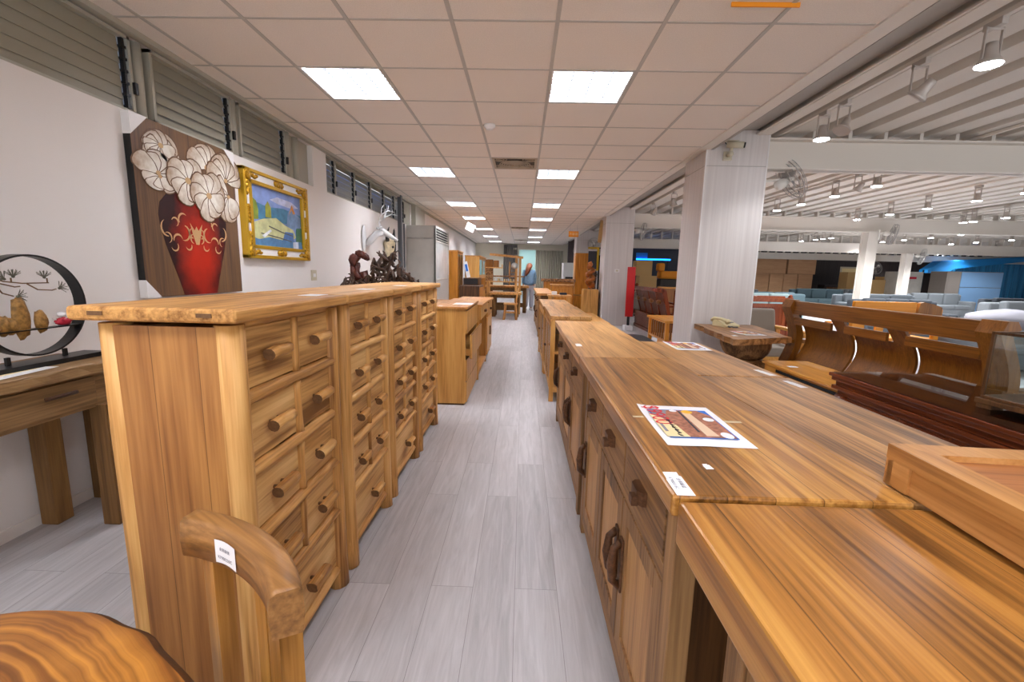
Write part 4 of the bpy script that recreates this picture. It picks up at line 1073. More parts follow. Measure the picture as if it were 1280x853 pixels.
# telephone
t = thing('telephone', 'cream desk telephone with handset on the slab table by the pillar', 'telephone', (2.38, 5.15, .758), math.radians(20))
m = MB(); m.prism([(-.10, 0), (.11, 0), (.11, .02), (-.06, .075), (-.10, .06)], 'X', -.09, .11); 
for v in m.bm.verts: v.co = Vector((v.co.x, -v.co.y, v.co.z))
m.build('body', 'phone', t)
MB().box(.0, -.05, .045, .08, .05, .052).build('keypad', 'inkgrey', t)
MB().tube([(-.075, -.12, .05), (-.075, -.09, .075), (-.075, 0, .09), (-.075, .09, .085), (-.075, .12, .06)], [.026, .022, .015, .022, .026], 12).build('handset', 'phone', t)
MB().tube([(-.08+.02*math.sin(k*1.1), -.13-.012*k*.6, .012+.004*math.cos(k*2)) if k < 8 else (-.06+.06*(k-8)/6, -.19, .012) for k in range(15)], .007, 8).build('cord', 'cord', t)
poster('printed sheet on the slab table beside the telephone', (2.33, 4.52, .7585), .1, .22, .30)
papertag('small white tag at the near edge of the slab table', 2.10, 4.32, .7585, .05, .07)

# orange low bench table
t = thing('low_table', 'bright honey low table with a slotted drawer front, before the brown bench', 'table', (2.34, 3.0, 0))
MB().box(0, 0, .515, .44, 1.22, .54, .006).build('top', 'orangeY', t)
MB().box(.02, .02, .36, .42, 1.20, .515).build('body', 'orangeY', t)
MB().box(.012, .12, .470, .021, 1.0, .495).build('drawer_slot', 'dark', t)
for x, y in ((.02, .02), (.36, .02), (.02, 1.14), (.36, 1.14)): MB().box(x, y, 0, x+.06, y+.06, .36, .003).build('leg', 'orange', t)
papertag('small white paper lying on the honey low table', 2.45, 3.92, .5412, .08, .06)

# mahogany display table with glass top
t = thing('display_table', 'dark mahogany table with moulded edge and glass top in front of the brown bench', 'table', (2.0, .9, 0))
Lx, Ly = .66, 1.92
m = MB()
for d0, z0, z1 in ((0, .715, .738), (.012, .69, .715), (.03, .66, .69), (.015, .635, .66), (.04, .60, .635)): m.box(d0, d0, z0, Lx-d0, Ly-d0, z1, .006)
m.build('moulded_top', 'mahog', t)
MB().quad((.008, .008, .746), (Lx-.008, .008, .746), (Lx-.008, Ly-.008, .746), (.008, Ly-.008, .746)).build('glass_top', 'glass', t)
MB().box(.05, .05, .12, Lx-.05, Ly-.05, .60).build('body', 'mahogZ', t)
for i in range(4):
    y = .10+i*.45
    d = MB().box(.040, y, .47, .052, y+.38, .585, .004).build('drawer', 'mahog', t)
    MB().box(.040, y, .15, .052, y+.38, .44, .004).build('door', 'mahogZ', t)
for y in (.045, Ly-.105):
    m = MB(); m.lathe([(.035, 0), (.04, .05), (.03, .08), (.038, .2), (.03, .35), (.04, .42), (.03, .46), (.042, .52), (.042, .60)], cx=.055, cy=y+.03, n=16); m.build('leg', 'mahogZ', t)
for y in (.06, Ly-.12): MB().box(Lx-.12, y, 0, Lx-.06, y+.06, .6).build('leg', 'mahogZ', t)
# glass show case on it
t = thing('glass_case', 'small glass display case with dark wooden frame on the mahogany table, right edge', 'display case', (2.23, 1.66, .7485), math.radians(8))
w_, l_, h_ = .30, .40, .36
MB().box(-.012, -.012, .02, w_+.012, l_+.012, .045, .004).box(0, 0, .045, w_, l_, .06, .004).box(-.005, -.005, 0, .06, .06, .02).box(-.005, l_-.055, 0, .06, l_+.005, .02).box(w_-.055, l_-.055, 0, w_+.005, l_+.005, .02).box(w_-.055, -.005, 0, w_+.005, .06, .02).build('base', 'bufDark', t)
m = MB()
for x in (0, w_-.012):
    for y in (0, l_-.012): m.box(x, y, .06, x+.012, y+.012, h_)
m.box(0, 0, h_-.012, w_, .012, h_).box(0, l_-.012, h_-.012, w_, l_, h_).box(0, 0, h_-.012, .012, l_, h_).box(w_-.012, 0, h_-.012, w_, l_, h_)
m.build('frame', 'bufDark', t)
m = MB()
for q in (((.006, .012), (.006, l_-.012)), ((.012, l_-.006), (w_-.012, l_-.006)), ((w_-.006, .012), (w_-.006, l_-.012)), ((.012, .006), (w_-.012, .006))): m.quad((*q[0], .06), (*q[1], .06), (*q[1], h_-.012), (*q[0], h_-.012))
m.quad((.012, .012, h_-.004), (w_-.012, .012, h_-.004), (w_-.012, l_-.012, h_-.004), (.012, l_-.012, h_-.004)); m.build('glass_pane', 'glass', t)
t2 = thing('model_boat', 'small white and red model boat inside the glass case', 'model', (2.36, 1.87, .8095), math.radians(8))
MB().prism([(-.13, .03), (.13, .03), (.10, 0), (-.10, 0)], 'Y', -.03, .03).build('hull', 'figurered', t2); MB().box(-.08, -.02, .03, .06, .02, .08, .006).build('cabin', 'white', t2)
MB().prism([(-.10, .1), (.08, .1), (.1, .2), (-.1, .22)], 'Y', -.003, .003).build('sail', 'white', t2); MB().tube([(0, 0, .03), (0, 0, .23)], .003, 6).build('mast', 'bufDark', t2)

# ------------------------------------------------------------------ benches with tall backs
def curved_bench(label, loc, rz, L, H=1.10, mat='amber', maty='amberY', npan=3, cat='bench'):
    """local: back plane x = 0 (visible from -x), runs along y, seat towards +x"""
    t = thing('wooden_bench', label, cat, loc, rz)
    def sx(z): return .13*math.sin((H-.16-z)/(H-.16-.42)*PI)*1.0 if z > .42 else 0
    # top rail, end posts with chamfered heads
    MB().box(-.03, .05, H-.155, .03, L-.05, H-.012, .006).build('top_rail', maty, t)
    for y0 in (0, L-.16):
        m = MB(); k = 12; prof = []
        pts1 = [(-.035+sx(.42+(H-.5)*i/k)*.55, .42+(H-.5)*i/k) for i in range(k+1)]
        pts2 = [(.035+sx(.42+(H-.5)*i/k)*.55, .42+(H-.5)*i/k) for i in range(k+1)]
        poly = [(-.035, .40)]+pts1+[(-.035, H), (.02, H), (.05, H-.05)]+pts2[::-1]+[(.05, .40)]
        m.prism([(x, z) for x, z in poly], 'Y', y0, y0+.16); m.build('end_post', mat, t)
        MB().box(-.04, y0+.02, 0, .05, y0+.12, .42, .006).build('leg', mat, t)
    gap = (L-.32)/npan
    for i in range(npan):
        y0 = .16+gap*i; a, c = y0+.09*(i > 0), y0+gap-.09*(i < npan-1)
        if i < npan-1:
            m = MB(); m.grid(lambda u, v: (-.012+sx(.42+(H-.57)*v)*.9, y0+gap-.085+.17*u, .42+(H-.57)*v), 4, 14); m.grid(lambda u, v: (.012+sx(.42+(H-.57)*v)*.9, y0+gap-.085+.17*u, .42+(H-.57)*v), 4, 14)
            for uu in (0, 1): m.grid(lambda u, v: (-.012+.024*u+sx(.42+(H-.57)*v)*.9, y0+gap-.085+.17*uu, .42+(H-.57)*v), 1, 14)
            m.build('upright', mat, t)
        MB().box(-.008, a, H-.265, .02, c, H-.19, .003).build('cross_rail', maty, t)
        m = MB()
        for s_ in (0, .014): m.grid(lambda u, v: (s_+.005+sx(.42+(H-.69)*v), a+.004+(c-a-.008)*u, .42+(H-.69)*v), 4, 14)
        m.build('back_panel', mat, t)
    MB().box(-.02, .02, .38, .62, L-.02, .43, .006).build('seat', maty, t)
    for y in (.03, L-.11): 
        MB().box(.54, y, 0, .62, y+.08, .62, .005).build('leg', mat, t); MB().box(-.01, y-.02, .62, .68, y+.10, .665, .012).build('armrest', mat, t)
    MB().box(-.02, .1, .28, .0, L-.1, .38).build('apron', maty, t)
    return t
curved_bench('big amber brown bench with a curved slatted back, its rear towards the aisle', (2.98, 2.70, 0), 0, 2.28)
MB_ = None
# red wood bench behind the armchair (rear seen)
def carved_bench(label, loc, rz, L, H, mat='rose', matx='roseX', pan=1):
    t = thing('carved_bench', label, 'bench', loc, rz)
    MB().box(-.03, 0, H-.11, .03, L, H-.03, .008).build('top_rail', matx, t)
    m = MB(); m.box(-.02, L*.08, H-.04, .02, L*.92, H, .008); m.build('crest_rail', matx, t)
    for y in (0, L-.07):
        MB().box(-.035, y, 0, .035, y+.07, H-.02, .008).build('leg', mat, t)
        MB().ball((0, y+.035, H-.01), .04, .7, .9, .9, 12, wob=.3).build('carved_scroll', mat, t)
    n = pan
    for i in range(n):
        y0 = .07+(L-.14)*i/n; y1 = .07+(L-.14)*(i+1)/n
        MB().box(-.02, y0+.02, .42, .02, y0+.08, H-.1).box(-.02, y1-.08, .42, .02, y1-.02, H-.1).box(-.02, y0+.08, H-.2, .02, y1-.08, H-.14).box(-.02, y0+.08, .42, .02, y1-.08, .5).build('back_frame', mat, t)
        MB().box(-.008, y0+.07, .49, .008, y1-.07, H-.19, .003).build('back_panel', mat, t)
    MB().box(-.02, .02, .38, .6, L-.02, .43, .008).build('seat', mat, t); MB().box(-.02, .05, .12, .0, L-.05, .38).build('apron', mat, t)
    for y in (0, L-.08):
        MB().box(.53, y, 0, .6, y+.08, .68, .006).build('leg', mat, t); MB().box(0, y, .66, .64, y+.08, .7, .012).build('armrest', mat, t)
    return t
carved_bench('reddish rosewood bench back with scrolled ends, just right of the near pillar', (4.85, 8.0, 0), PI/2, 1.7, 1.01)
# light armchair with grey cushions
t = thing('armchair', 'pale wooden armchair with taupe cushions between the near pillar and the brown bench', 'armchair', (2.95, 5.62, 0), math.radians(0))
for x in (0, .66):
    MB().box(x, 0, .0, x+.06, .07, .62, .006).box(x, .62, 0, x+.06, .69, .62, .006).build('leg', 'orangeY', t)
    MB().box(x-.02, -.02, .62, x+.08, .74, .66, .01).build('armrest', 'orangeY', t); MB().box(x+.01, .07, .20, x+.05, .62, .28).build('side_rail', 'orangeY', t)
MB().box(.06, 0, .24, .66, .05, .32).box(.06, .64, .24, .66, .69, .32).build('frame_rail', 'orangeY', t)
MB().box(.05, .02, .30, .67, .66, .44, .05, seg=4).build('seat_cushion', 'taupe', t)
m = MB(); m.box(.06, 0, 0, .66, .15, .52, .06, seg=4, mat=Matrix.Translation((0, .56, .40)) @ Matrix.Rotation(-.22, 4, 'X')); m.build('back_cushion', 'taupe', t)
# low side cabinet under it, pale
# second amber bench further behind
t = thing('wooden_bench', 'bright orange wooden bench back seen behind the brown bench, dark grained right end', 'bench', (5.2, 7.0, 0))
MB().box(0, -.03, .66, .95, .03, 1.0, .008).build('top_rail', 'orangeX', t)
MB().prism([(.92, .5), (1.0, .99), (1.06, 1.005), (1.2, .98), (1.34, .93), (1.36, .5)], 'Y', -.035, .035).build('end_panel', 'amber', t)
for i in range(3): MB().box(.08+i*.3, -.02, .42, .2+i*.3, .02, .66).build('slat', 'orangeX', t)
MB().box(0, -.03, .38, 1.36, .6, .43, .006).build('seat', 'orangeX', t)
for x in (0, 1.28):
    MB().box(x, -.03, 0, x+.08, .04, .9, .005).build('leg', 'orangeX', t); MB().box(x, .53, 0, x+.08, .6, .62, .005).build('leg', 'orangeX', t)
MB().box(1.26, 0, .62, 1.38, .66, .66, .01).build('armrest', 'orangeX', t)
# dark carved benches between the pillars
def slanted_bench(label, loc, L):
    t = thing('carved_bench', label, 'bench', loc)
    MB().box(0, 0, .06, .50, L, .42, .01).build('base', 'mahog', t); MB().box(-.02, 0, .0, .52, L, .08, .01).build('plinth', 'mahog', t)
    m = MB(); m.prism([(0, .42), (.05, .42), (-.12, 1.0), (-.17, 1.0)], 'Y', .02, L-.02)
    for v in m.bm.verts: v.co.x += .14
    m.build('back_panel', 'mahogZ', t)
    n = 4
    for i in range(n+1):
        y = .0+(L-.08)*i/n
        m = MB(); m.prism([(.0, .40), (.07, .40), (-.08, 1.02), (-.16, 1.02)], 'Y', y, y+.08)
        for v in m.bm.verts: v.co.x += .12
        m.build('upright', 'rose', t)
    m = MB(); m.box(-.07, 0, .96, .02, L, 1.05, .015); m.build('top_rail', 'rose', t)
    m = MB()
    for i in range(n): m.ball((-.02, L*(i+.5)/n, .75), 1, .03, .16, .05, 12, wob=.5, freq=3)
    m.build('carving', 'amber', t)
    MB().ball((.0, L-.02, 1.06), .06, .7, 1, 1, 12, wob=.3).build('carved_scroll', 'rose', t)
    for y in (0, L-.07): MB().box(.1, y, .66, .56, y+.07, .7, .012).box(.48, y, .4, .54, y+.07, .68).build('armrest', 'mahog', t)
    return t
slanted_bench('dark carved mahogany bench with a leaning back, beside the red panel', (2.98, 9.3, 0), 2.3)
t = carved_bench('upright rosewood chair back seen past the carved bench, by the near pillar edge', (4.3, 10.2, 0), PI/2, .8, 1.0)
# slatted side table
t = thing('side_table', 'pale wooden side table with slatted lower shelf left of the near pillar', 'table', (2.32, 7.1, 0))
MB().box(0, 0, .56, .6, 1.05, .60, .006).build('top', 'orangeY', t)
for x, y in ((.03, .03), (.51, .03), (.03, .96), (.51, .96)): MB().box(x, y, 0, x+.06, y+.06, .56, .004).build('leg', 'orange', t)
MB().box(.03, .03, .25, .57, 1.02, .275).build('shelf', 'orangeY', t)
for i in range(8): MB().box(.11+i*.052, .05, .28, .135+i*.052, .07, .54).build('slat', 'amber', t)
for i in range(7): MB().box(.04, .12+i*.12, .28, .06, .16+i*.12, .54).build('slat', 'amber', t)
MB().box(.05, .06, .06, .55, .5, .25).build('drawer', 'orange', t)
# red panel on a thin foot
t = thing('standing_banner', 'narrow bright red standing panel at the edge of the second pillar', 'sign', (2.56, 10.55, 0))
MB().box(-.085, -.02, .33, .10, .02, 1.51, .003).build('panel', 'redpanel', t)
MB().box(-.03, -.015, .12, .03, .015, .33).build('post', 'blackm', t); MB().box(-.1, -.1, 0, .1, .1, .12, .01).build('foot', 'white', t)

# ------------------------------------------------------------------ sofas
def sofa(label, loc, rz, L, mat, H=.82, D=.85, cushions=3, cat='sofa', seat=.42):
    t = thing('sofa', label, cat, loc, rz)
    MB().box(0, 0, .06, L, D, .30, .04, seg=3).build('base', mat, t)
    MB().box(0, D-.24, .1, L, D, H, .07, seg=4).build('backrest', mat, t)
    for x in (0, L-.2): MB().box(x, 0, .06, x+.2, D, .60, .06, seg=4).build('armrest', mat, t)
    cw = (L-.4)/cushions
    for i in range(cushions):
        MB().box(.2+cw*i+.005, -.02, .29, .2+cw*(i+1)-.005, D-.22, seat+.03, .05, seg=4).build('seat_cushion', mat, t)
        MB().box(.2+cw*i+.01, D-.38, seat, .2+cw*(i+1)-.01, D-.2, H+.04, .07, seg=4).build('back_cushion', mat, t)
    for x, y in ((.05, .05), (L-.1, .05), (.05, D-.1), (L-.1, D-.1)): MB().box(x, y, 0, x+.05, y+.05, .07).build('foot', 'blackm', t)
    return t
S = [
 ('light grey sofa with a high back near the right edge, behind the white cushion', (9.6, 8.6, 0), .05, 2.4, 'sofalight', .93),
 ('dark charcoal sofa just behind the orange bench end', (8.0, 10.3, 0), -.1, 1.9, 'sofadark', .86),
 ('mid grey sofa at the right edge before the light wall panels', (12.0, 10.2, 0), 0, 2.6, 'sofagrey', .86),
 ('pale mint sofa row behind the brown bench top', (6.2, 13.2, 0), 0, 2.2, 'sofapale', .82),
 ('teal grey sofa before the brown cartons', (9.0, 15.0, 0), PI, 2.4, 'sofateal', .84),
 ('dark grey sofa left of the white column', (7.0, 15.6, 0), 0, 1.6, 'sofadark', .9),
 ('grey sofa right of the white column', (10.4, 14.2, 0), 0, 2.6, 'sofagrey', .84),
 ('pale grey sofa in the middle of the hall before the dark wall', (15.0, 17.0, 0), 0, 2.2, 'sofalight', .84),
 ('slate sofa before the light blue wardrobe', (14.2, 13.2, 0), 0, 2.8, 'sofadark', .84),
 ('wide grey sofa far right in front of the blue curtain', (18.2, 15.4, 0), 0, 3.2, 'sofagrey', .84),
 ('teal sofa far back near the carton stack', (12.4, 20.0, 0), 0, 2.4, 'sofateal', .84),
 ('grey sofa in the last row before the dark wall', (15.0, 21.0, 0), 0, 1.1, 'sofalight', .84),
 ('brown grey sofa between the carved benches and the far boxes', (3.6, 13.6, 0), 0, 2.2, 'taupe', .8)]
for lab, loc, rz, L, mt, H in S: sofa(lab, loc, rz, L, mt, H)
t = thing('white_cushion', 'large white cushion lying on a grey lounge seat near the right edge', 'cushion', (7.5, 6.9, .70), .25)
MB().ball((0, 0, .07), 1, .62, .42, .16, 28, wob=.08).build('cushion', 'pillow', t)
t = sofa('grey lounge seat carrying the large white cushion', (6.78, 6.45, 0), .1, 1.6, 'sofagrey', .5, cushions=1)
MB_ = tag(MB().box(15.2, 14.9, .88, 19.6, 15.0, .93, .01).build('yellow_board', 'cream'), 'thin pale yellow board lying across the sofas before the wardrobe', 'board')
bpy.data.objects.remove(MB_)

# ------------------------------------------------------------------ hall background
xs = [10.8, 11.75, 12.45, 13.2, 13.95, 14.7, 15.5]
cart = None
t = thing('carton_shelf', 'dark low platform under the brown cartons', 'platform', (11, 23.9, 0)); MB().box(-.3, 0, 0, 5.7, .9, .48, .02).build('deck', 'darkwall', t); MB().box(-.3, .9, 0, 5.7, 1.0, .5).build('rear_board', 'darkwall', t)
for i in range(6):
    o = MB().box(xs[i]+.02, 24.0, .50, xs[i+1]-.02, 24.7, 1.55, .01).build('carton', 'carton')
    tag(o, 'tall brown carton in the lower row against the hall back wall', 'carton', 'brown cartons stacked by the back wall')
for x0, x1 in ((10.8, 12.2), (12.25, 14.05), (14.1, 15.6)):
    tag(MB().box(x0+.02, 24.0, 1.56, x1-.02, 24.7, 2.32, .01).build('carton', 'carton'), 'wide brown carton lying on the tall cartons against the back wall', 'carton', 'wide cartons on the upper row')
for x, y, z0, z1, w_ in ((16.6, 21.6, 0, 1.35, .8), (17.5, 21.8, 0, 1.5, .7), (16.3, 22.6, 0, 1.7, .7)):
    tag(MB().box(x, y, z0, x+w_, y+.6, z1, .01).build('carton', 'cartonlight'), ['pale upright carton between the two white columns', 'pale carton right of its neighbour between the white columns', 'taller carton behind the pale cartons by the white column'][[16.6, 17.5, 16.3].index(x)], 'carton')
# wardrobe / fridge like blocks
t = thing('wardrobe', 'light blue two door cabinet with a beige side near the blue curtain', 'cabinet', (18.45, 19.7, 0), math.radians(-6))
MB().box(0, 0, 0, 2.15, .9, 1.78, .01).build('body', 'fridgeside', t)
MB().box(.55, -.03, 1.12, 2.13, 0, 1.76, .008).build('upper_door', 'fridgeblue', t); MB().box(.55, -.03, .05, 2.13, 0, 1.10, .008).build('lower_door', 'fridgeblue', t)
MB().box(.05, -.012, .08, .5, .0, 1.6, .004).build('side_door', 'fridgeside', t)
t = thing('wardrobe', 'grey green cabinet with a red note left of the light blue cabinet', 'cabinet', (17.4, 20.9, 0))
MB().box(0, 0, 0, 1.1, .8, 1.75, .01).build('body', 'greyp', t); MB().box(.1, -.02, .1, 1.0, 0, 1.25, .006).build('door', 'greyp', t); MB().box(.25, -.02, 1.42, .8, -.005, 1.52).build('red_note', 'figurered', t)
t = thing('picture', 'pale framed picture on the dark wall right of the far white column', 'picture', (17.0, 24.2, 1.0))
MB().box(0, -.03, 0, .95, 0, 1.0, .005).build('frame', 'camera', t); MB().box(.08, -.035, .08, .87, -.03, .92).build('picture_sheet', 'cream', t); MB().box(.55, -.04, .15, .75, -.035, .4).build('green_detail', 'painted_green' if 'painted_green' in M else 'pt_painted_bush9', t)
t = thing('dark_cabinet', 'low dark cabinet under the pale picture at the back wall', 'cabinet', (16.85, 25.0, 0)); MB().box(0, 0, 0, 2.0, .6, 1.0, .01).build('body', 'darkwall', t); MB().box(.1, -.02, .3, .9, 0, .9).build('door', 'bufDark', t)
t = thing('red_chest', 'dark red drawer chest against the dark back wall', 'chest', (19.0, 24.4, 0)); MB().box(0, 0, 0, 1.1, .5, 1.1, .01).build('body', 'figurered', t)
M['darkred'] = plain('dark_red', (96, 18, 20), .5); kids(t)[0].data.materials[0] = M['darkred']; MB().box(.08, -.02, .6, 1.02, 0, 1.0).build('drawer', 'darkred', t)
# blue corner
curtain('curtain', 'blue curtain at the far right of the hall', 22.2, 26.9, 23.6, 0, 2.35, 'curtainblue', 16, .08)
M['bluecloth'] = plain('blue_cloth', (24, 130, 200), .6)
t = thing('canopy', 'bright blue sloping canopy above the light blue cabinet', 'canopy', (20.2, 22.6, 0))
MB().prism([(0, 1.9), (.6, 2.35), (6.4, 2.75), (6.4, 2.62), (1.3, 1.98), (.9, 1.75), (0, 1.75)], 'Y', 0, .5).build('cloth', 'bluecloth', t); MB().box(-.04, .2, 0, 0.02, .26, 1.9).box(5.75, .2, 0, 5.81, .26, 2.5).build('post', 'blackm', t)
t = thing('display_board', 'small brown and white display board at the right edge before the blue curtain', 'board', (20.6, 18.0, 0)); MB().box(.35, 0, 0, .8, .3, 1.35, .01).build('board', 'cartonlight', t); MB().box(.34, -.01, .95, .7, 0, 1.2).build('sheet', 'paper', t)
# seen between the pillars: dark wall with boxes, blue tube and wrapped sofas
struct('wall_hall_inner', MB().box(4.2, 21.5, 0, 8.2, 21.6, 2.62), 'ink')
t = thing('blue_tube_light', 'glowing blue tube light over the stacked boxes between the pillars', 'light', (5.0, 19.8, 0)); MB().box(.0, 0, 1.98, 1.5, .06, 2.05).build('tube', 'bluelight', t); MB().box(.0, .08, 2.06, .5, .1, 2.3).build('blue_sign', 'bluecloth', t); MB().box(.1, .02, 0, .14, .06, 1.98).box(1.36, .02, 0, 1.4, .06, 1.98).build('stand', 'blackm', t)
for i, (x, z0, z1, w_, lab) in enumerate(((4.35, 0, 1.3, .65, 'pale yellow carton at the bottom of the stack beside the red panel'), (4.2, 1.3, 1.85, .6, 'pale yellow carton on top of the stack beside the red panel'))):
    tag(MB().box(x, 16.6, z0+.001, x+w_, 17.1, z1, .01).build('carton', 'cartonlight'), lab, 'carton')
t = thing('orange_sofa', 'orange armchair upended beside the yellow cartons', 'armchair', (5.3, 17.2, 0)); MB().box(0, 0, .0, .75, .5, 1.2, .08, seg=3).build('base', 'darkwall', t); MB().box(.0, -.02, 1.2, .85, .5, 1.5, .1, seg=4).build('cushion', 'orangesign', t); MB().box(-.05, .1, 1.48, .2, .5, 1.8, .08, seg=3).build('armrest', 'orangesign', t)
for i, (x, h_, w_) in enumerate(((6.25, 2.0, .68), (6.95, 1.85, .6))):
    t = thing('wrapped_sofa', ['grey sofa wrapped in film standing on end between the pillars, left one', 'grey sofa wrapped in film standing on end, right one beside the near pillar'][i], 'sofa', (x, 17.6, 0))
    MB().box(0, 0, 0, w_, .35, h_, .12, seg=4).build('backrest', 'sofagrey', t); MB().box(.08, -.3, .2, w_-.08, .05, h_-.2, .1, seg=4).build('seat_cushion', 'sofalight', t)
t = thing('low_cabinet', 'orange brown low cabinet top behind the carved bench', 'cabinet', (4.0, 12.6, 0)); MB().box(0, 0, 0, 1.0, .5, .96, .01).build('body', 'amber', t); MB().box(-.02, -.02, .96, 1.02, .52, 1.0, .005).build('top', 'orangeY', t)

# ------------------------------------------------------------------ track spotlights
LP = [(5.18,6.86),(5.18,7.74),(5.18,8.63),(5.18,9.43),(7.68,9.69),(7.68,8.83),(7.68,7.91),(7.66,7.14),(7.68,10.61),(7.70,12.99),(10.24,9.86),(10.24,10.77),(10.24,10.54),(10.30,13.33),(10.32,13.02),(10.3,16.87),(10.33,16.12),(10.36,15.78),(10.36,15.36),(12.93,17.16),(12.96,16.49),(12.93,15.56),(12.96,14.6),(12.83,13.49),(15.75,17.7),(15.74,16.86),(15.72,15.94),(15.69,14.8),(18.6,18.05),(13.13,21.3),(21.5,25.0),(21.4,23.6),(21.5,22.58),(21.6,21.8),(19.06,22.5)]
for i, X in enumerate((2.93, 5.18, 7.68, 10.3, 12.93, 15.72, 18.6, 21.5)):
    t = tag(MB().box(X-.018, YB, 2.955, X+.018, 26.6, 2.985).build('light_track', 'beam'), ['spotlight track nearest the aisle ceiling', 'second spotlight track from the aisle', 'third spotlight track from the aisle', 'fourth spotlight track from the aisle', 'fifth spotlight track from the aisle', 'sixth spotlight track from the aisle', 'seventh spotlight track from the aisle', 'spotlight track farthest right'][i]+', under the white ribbed roof', 'light track')
def spot(loc, label, lit=True, tilt=(0, 0), group='track spotlights of the hall', power=26):
    t = thing('track_spotlight', label, 'spotlight', loc, 0, group)
    R_ = Matrix.Rotation(tilt[0], 4, 'X') @ Matrix.Rotation(tilt[1], 4, 'Y')
    MB().box(-.02, -.06, .245, .02, .06, .29, .004).build('adapter', 'lampgrey', t)
    MB().box(-.055, -.008, .06, -.048, .008, .25).box(.048, -.008, .06, .055, .008, .25).box(-.055, -.008, .235, .055, .008, .247).build('bracket', 'lampgrey', t)
    MB().lathe([(.030, .13), (.034, .10), (.040, .05), (.062, .02), (.072, .0)], n=18, mat=Matrix.Translation((0, 0, .03)) @ R_).build('lamp_head', 'lampgrey', t)
    MB().lathe([(.064, -.004), (.064, .004)], n=18, mat=Matrix.Translation((0, 0, .028)) @ R_).build('bulb', 'glow' if lit else 'lampgrey', t)
    return t
base = spot((LP[0][0], LP[0][1], 2.67), 'lit white track spotlight under the ribbed roof of the hall')
lamps = [base]
for x, y in LP[1:]: lamps.append(dup(base, None, (x, y, 2.67)))
dup(base, 'lit track spotlight nearest the camera, upper right corner', (2.93, 3.10, 2.67)); dup(base, 'lit track spotlight near the top of the near pillar', (2.93, 4.68, 2.67))
spot((2.93, 3.62, 2.67), 'unlit track spotlight between two lit ones, upper right', False, (.6, .4)); spot((2.93, 4.40, 2.67), 'unlit tilted track spotlight touching the lit one by the near pillar', False, (-.3, .5))
spot((5.15, 7.2, 2.67), 'unlit track spotlight on the second track from the aisle', False, (.5, .3))
for i, y in enumerate((7.2, 7.7, 8.2, 9.0, 10.4)): spot((2.93, y, 2.67), ['spotlight over the slatted side table, nearest in its row', 'spotlight second in the row between the pillars', 'spotlight third in the row between the pillars', 'spotlight fourth in the row between the pillars', 'spotlight last in the row before the second pillar'][i], i == 0, (.4, .3*(-1)**i))
# real lamps inside the lit heads
def lampdata(name, e, size, spot=2.4):
    l = bpy.data.lights.new(name, 'SPOT'); l.energy = e; l.spot_size = spot; l.spot_blend = .6; l.shadow_soft_size = size; l.color = (.93, .96, 1); return l
SPOTL = lampdata('spot_lamp', 62, .06); SPOTN = lampdata('spot_lamp_near', 13, .06)
for x, y in LP+[(2.93, 3.10), (2.93, 4.68)]:
    o = bpy.data.objects.new('spot_lamp', SPOTN if x < 3 else SPOTL); COL.objects.link(o); o.location = (x, y, 2.66)

# ------------------------------------------------------------------ wall fans
def fan(label, loc, rz, tilt=.4, R=.2, reach=0):
    t = thing('wall_fan', label, 'fan', loc, rz)
    MB().box(-.04, 0, -.12, .04, .03, .12, .01).build('wall_bracket', 'fanwhite', t)
    MB().tube([(0, .02, .02), (0, -.10-reach, .06), (0, -.14-reach, .04)], .018, 10).build('arm', 'fanwhite', t)
    T = Matrix.Translation((0, -.16-reach, .02)) @ Matrix.Rotation(PI/2+tilt, 4, 'X')
    MB().lathe([(.02, -.10), (.055, -.09), (.062, -.02), (.045, .03), (.03, .05)], n=20, mat=T).build('motor', 'fanwhite', t)
    m = MB()
    def P(r, a, z): return T @ Vector((r*math.cos(a), r*math.sin(a), z))
    for rr, z in ((R, .09), (R*.98, .05), (R*.97, .13), (R*.6, .155), (R*.3, .165), (R*.6, .03)): m.tube([P(rr, k*PI/16, z) for k in range(33)], .0035 if rr < R else .006, 6, cap=False)
    for k in range(28):
        a = k*2*PI/28; m.tube([P(.03, a, .165), P(R*.6, a, .158), P(R*.93, a, .135), P(R, a, .09), P(R*.93, a, .045), P(.05, a, .02)], .0016, 4)
    m.build('guard', 'fanguard', t)
    m = MB()
    for k in range(3):
        a0 = k*2*PI/3
        m.grid(lambda u, v: P(.03+(R*.82-.03)*v, a0+(.15+.75*u)*(1-.2*v), .07+.035*u), 5, 4)
    m.build('blades', 'fanguard', t)
    MB().lathe([(.035, .06), (.035, .11), (.01, .12)], n=16, mat=T).build('hub', 'fanwhite', t)
    return t
fan('white wall fan with a chrome guard on the hall side of the near pillar', (2.80, 5.72, 2.46), math.radians(80), -.55, .25, .2)
fan('white wall fan on the hall side of the second pillar', (2.79, 11.6, 2.42), math.radians(75), .2, .22)
fan('small wall fan on the hall side of the third pillar', (2.60, 17.2, 2.45), math.radians(10), .2, .22)
fan('wall fan at the top of the nearer white column', (8.85, 11.38, 2.45), math.radians(60), .2, .25)
fan('wall fan at the top of the farther white column', (14.9, 17.38, 2.25), math.radians(60), .2, .3)
fan('small wall fan on the plum wall at the far end', (2.5, 20.6, 2.35), 0, .2, .24)
fan('wall fan on the dark back wall of the hall', (19.2, 24.9, 1.95), 0, -.3, .35)
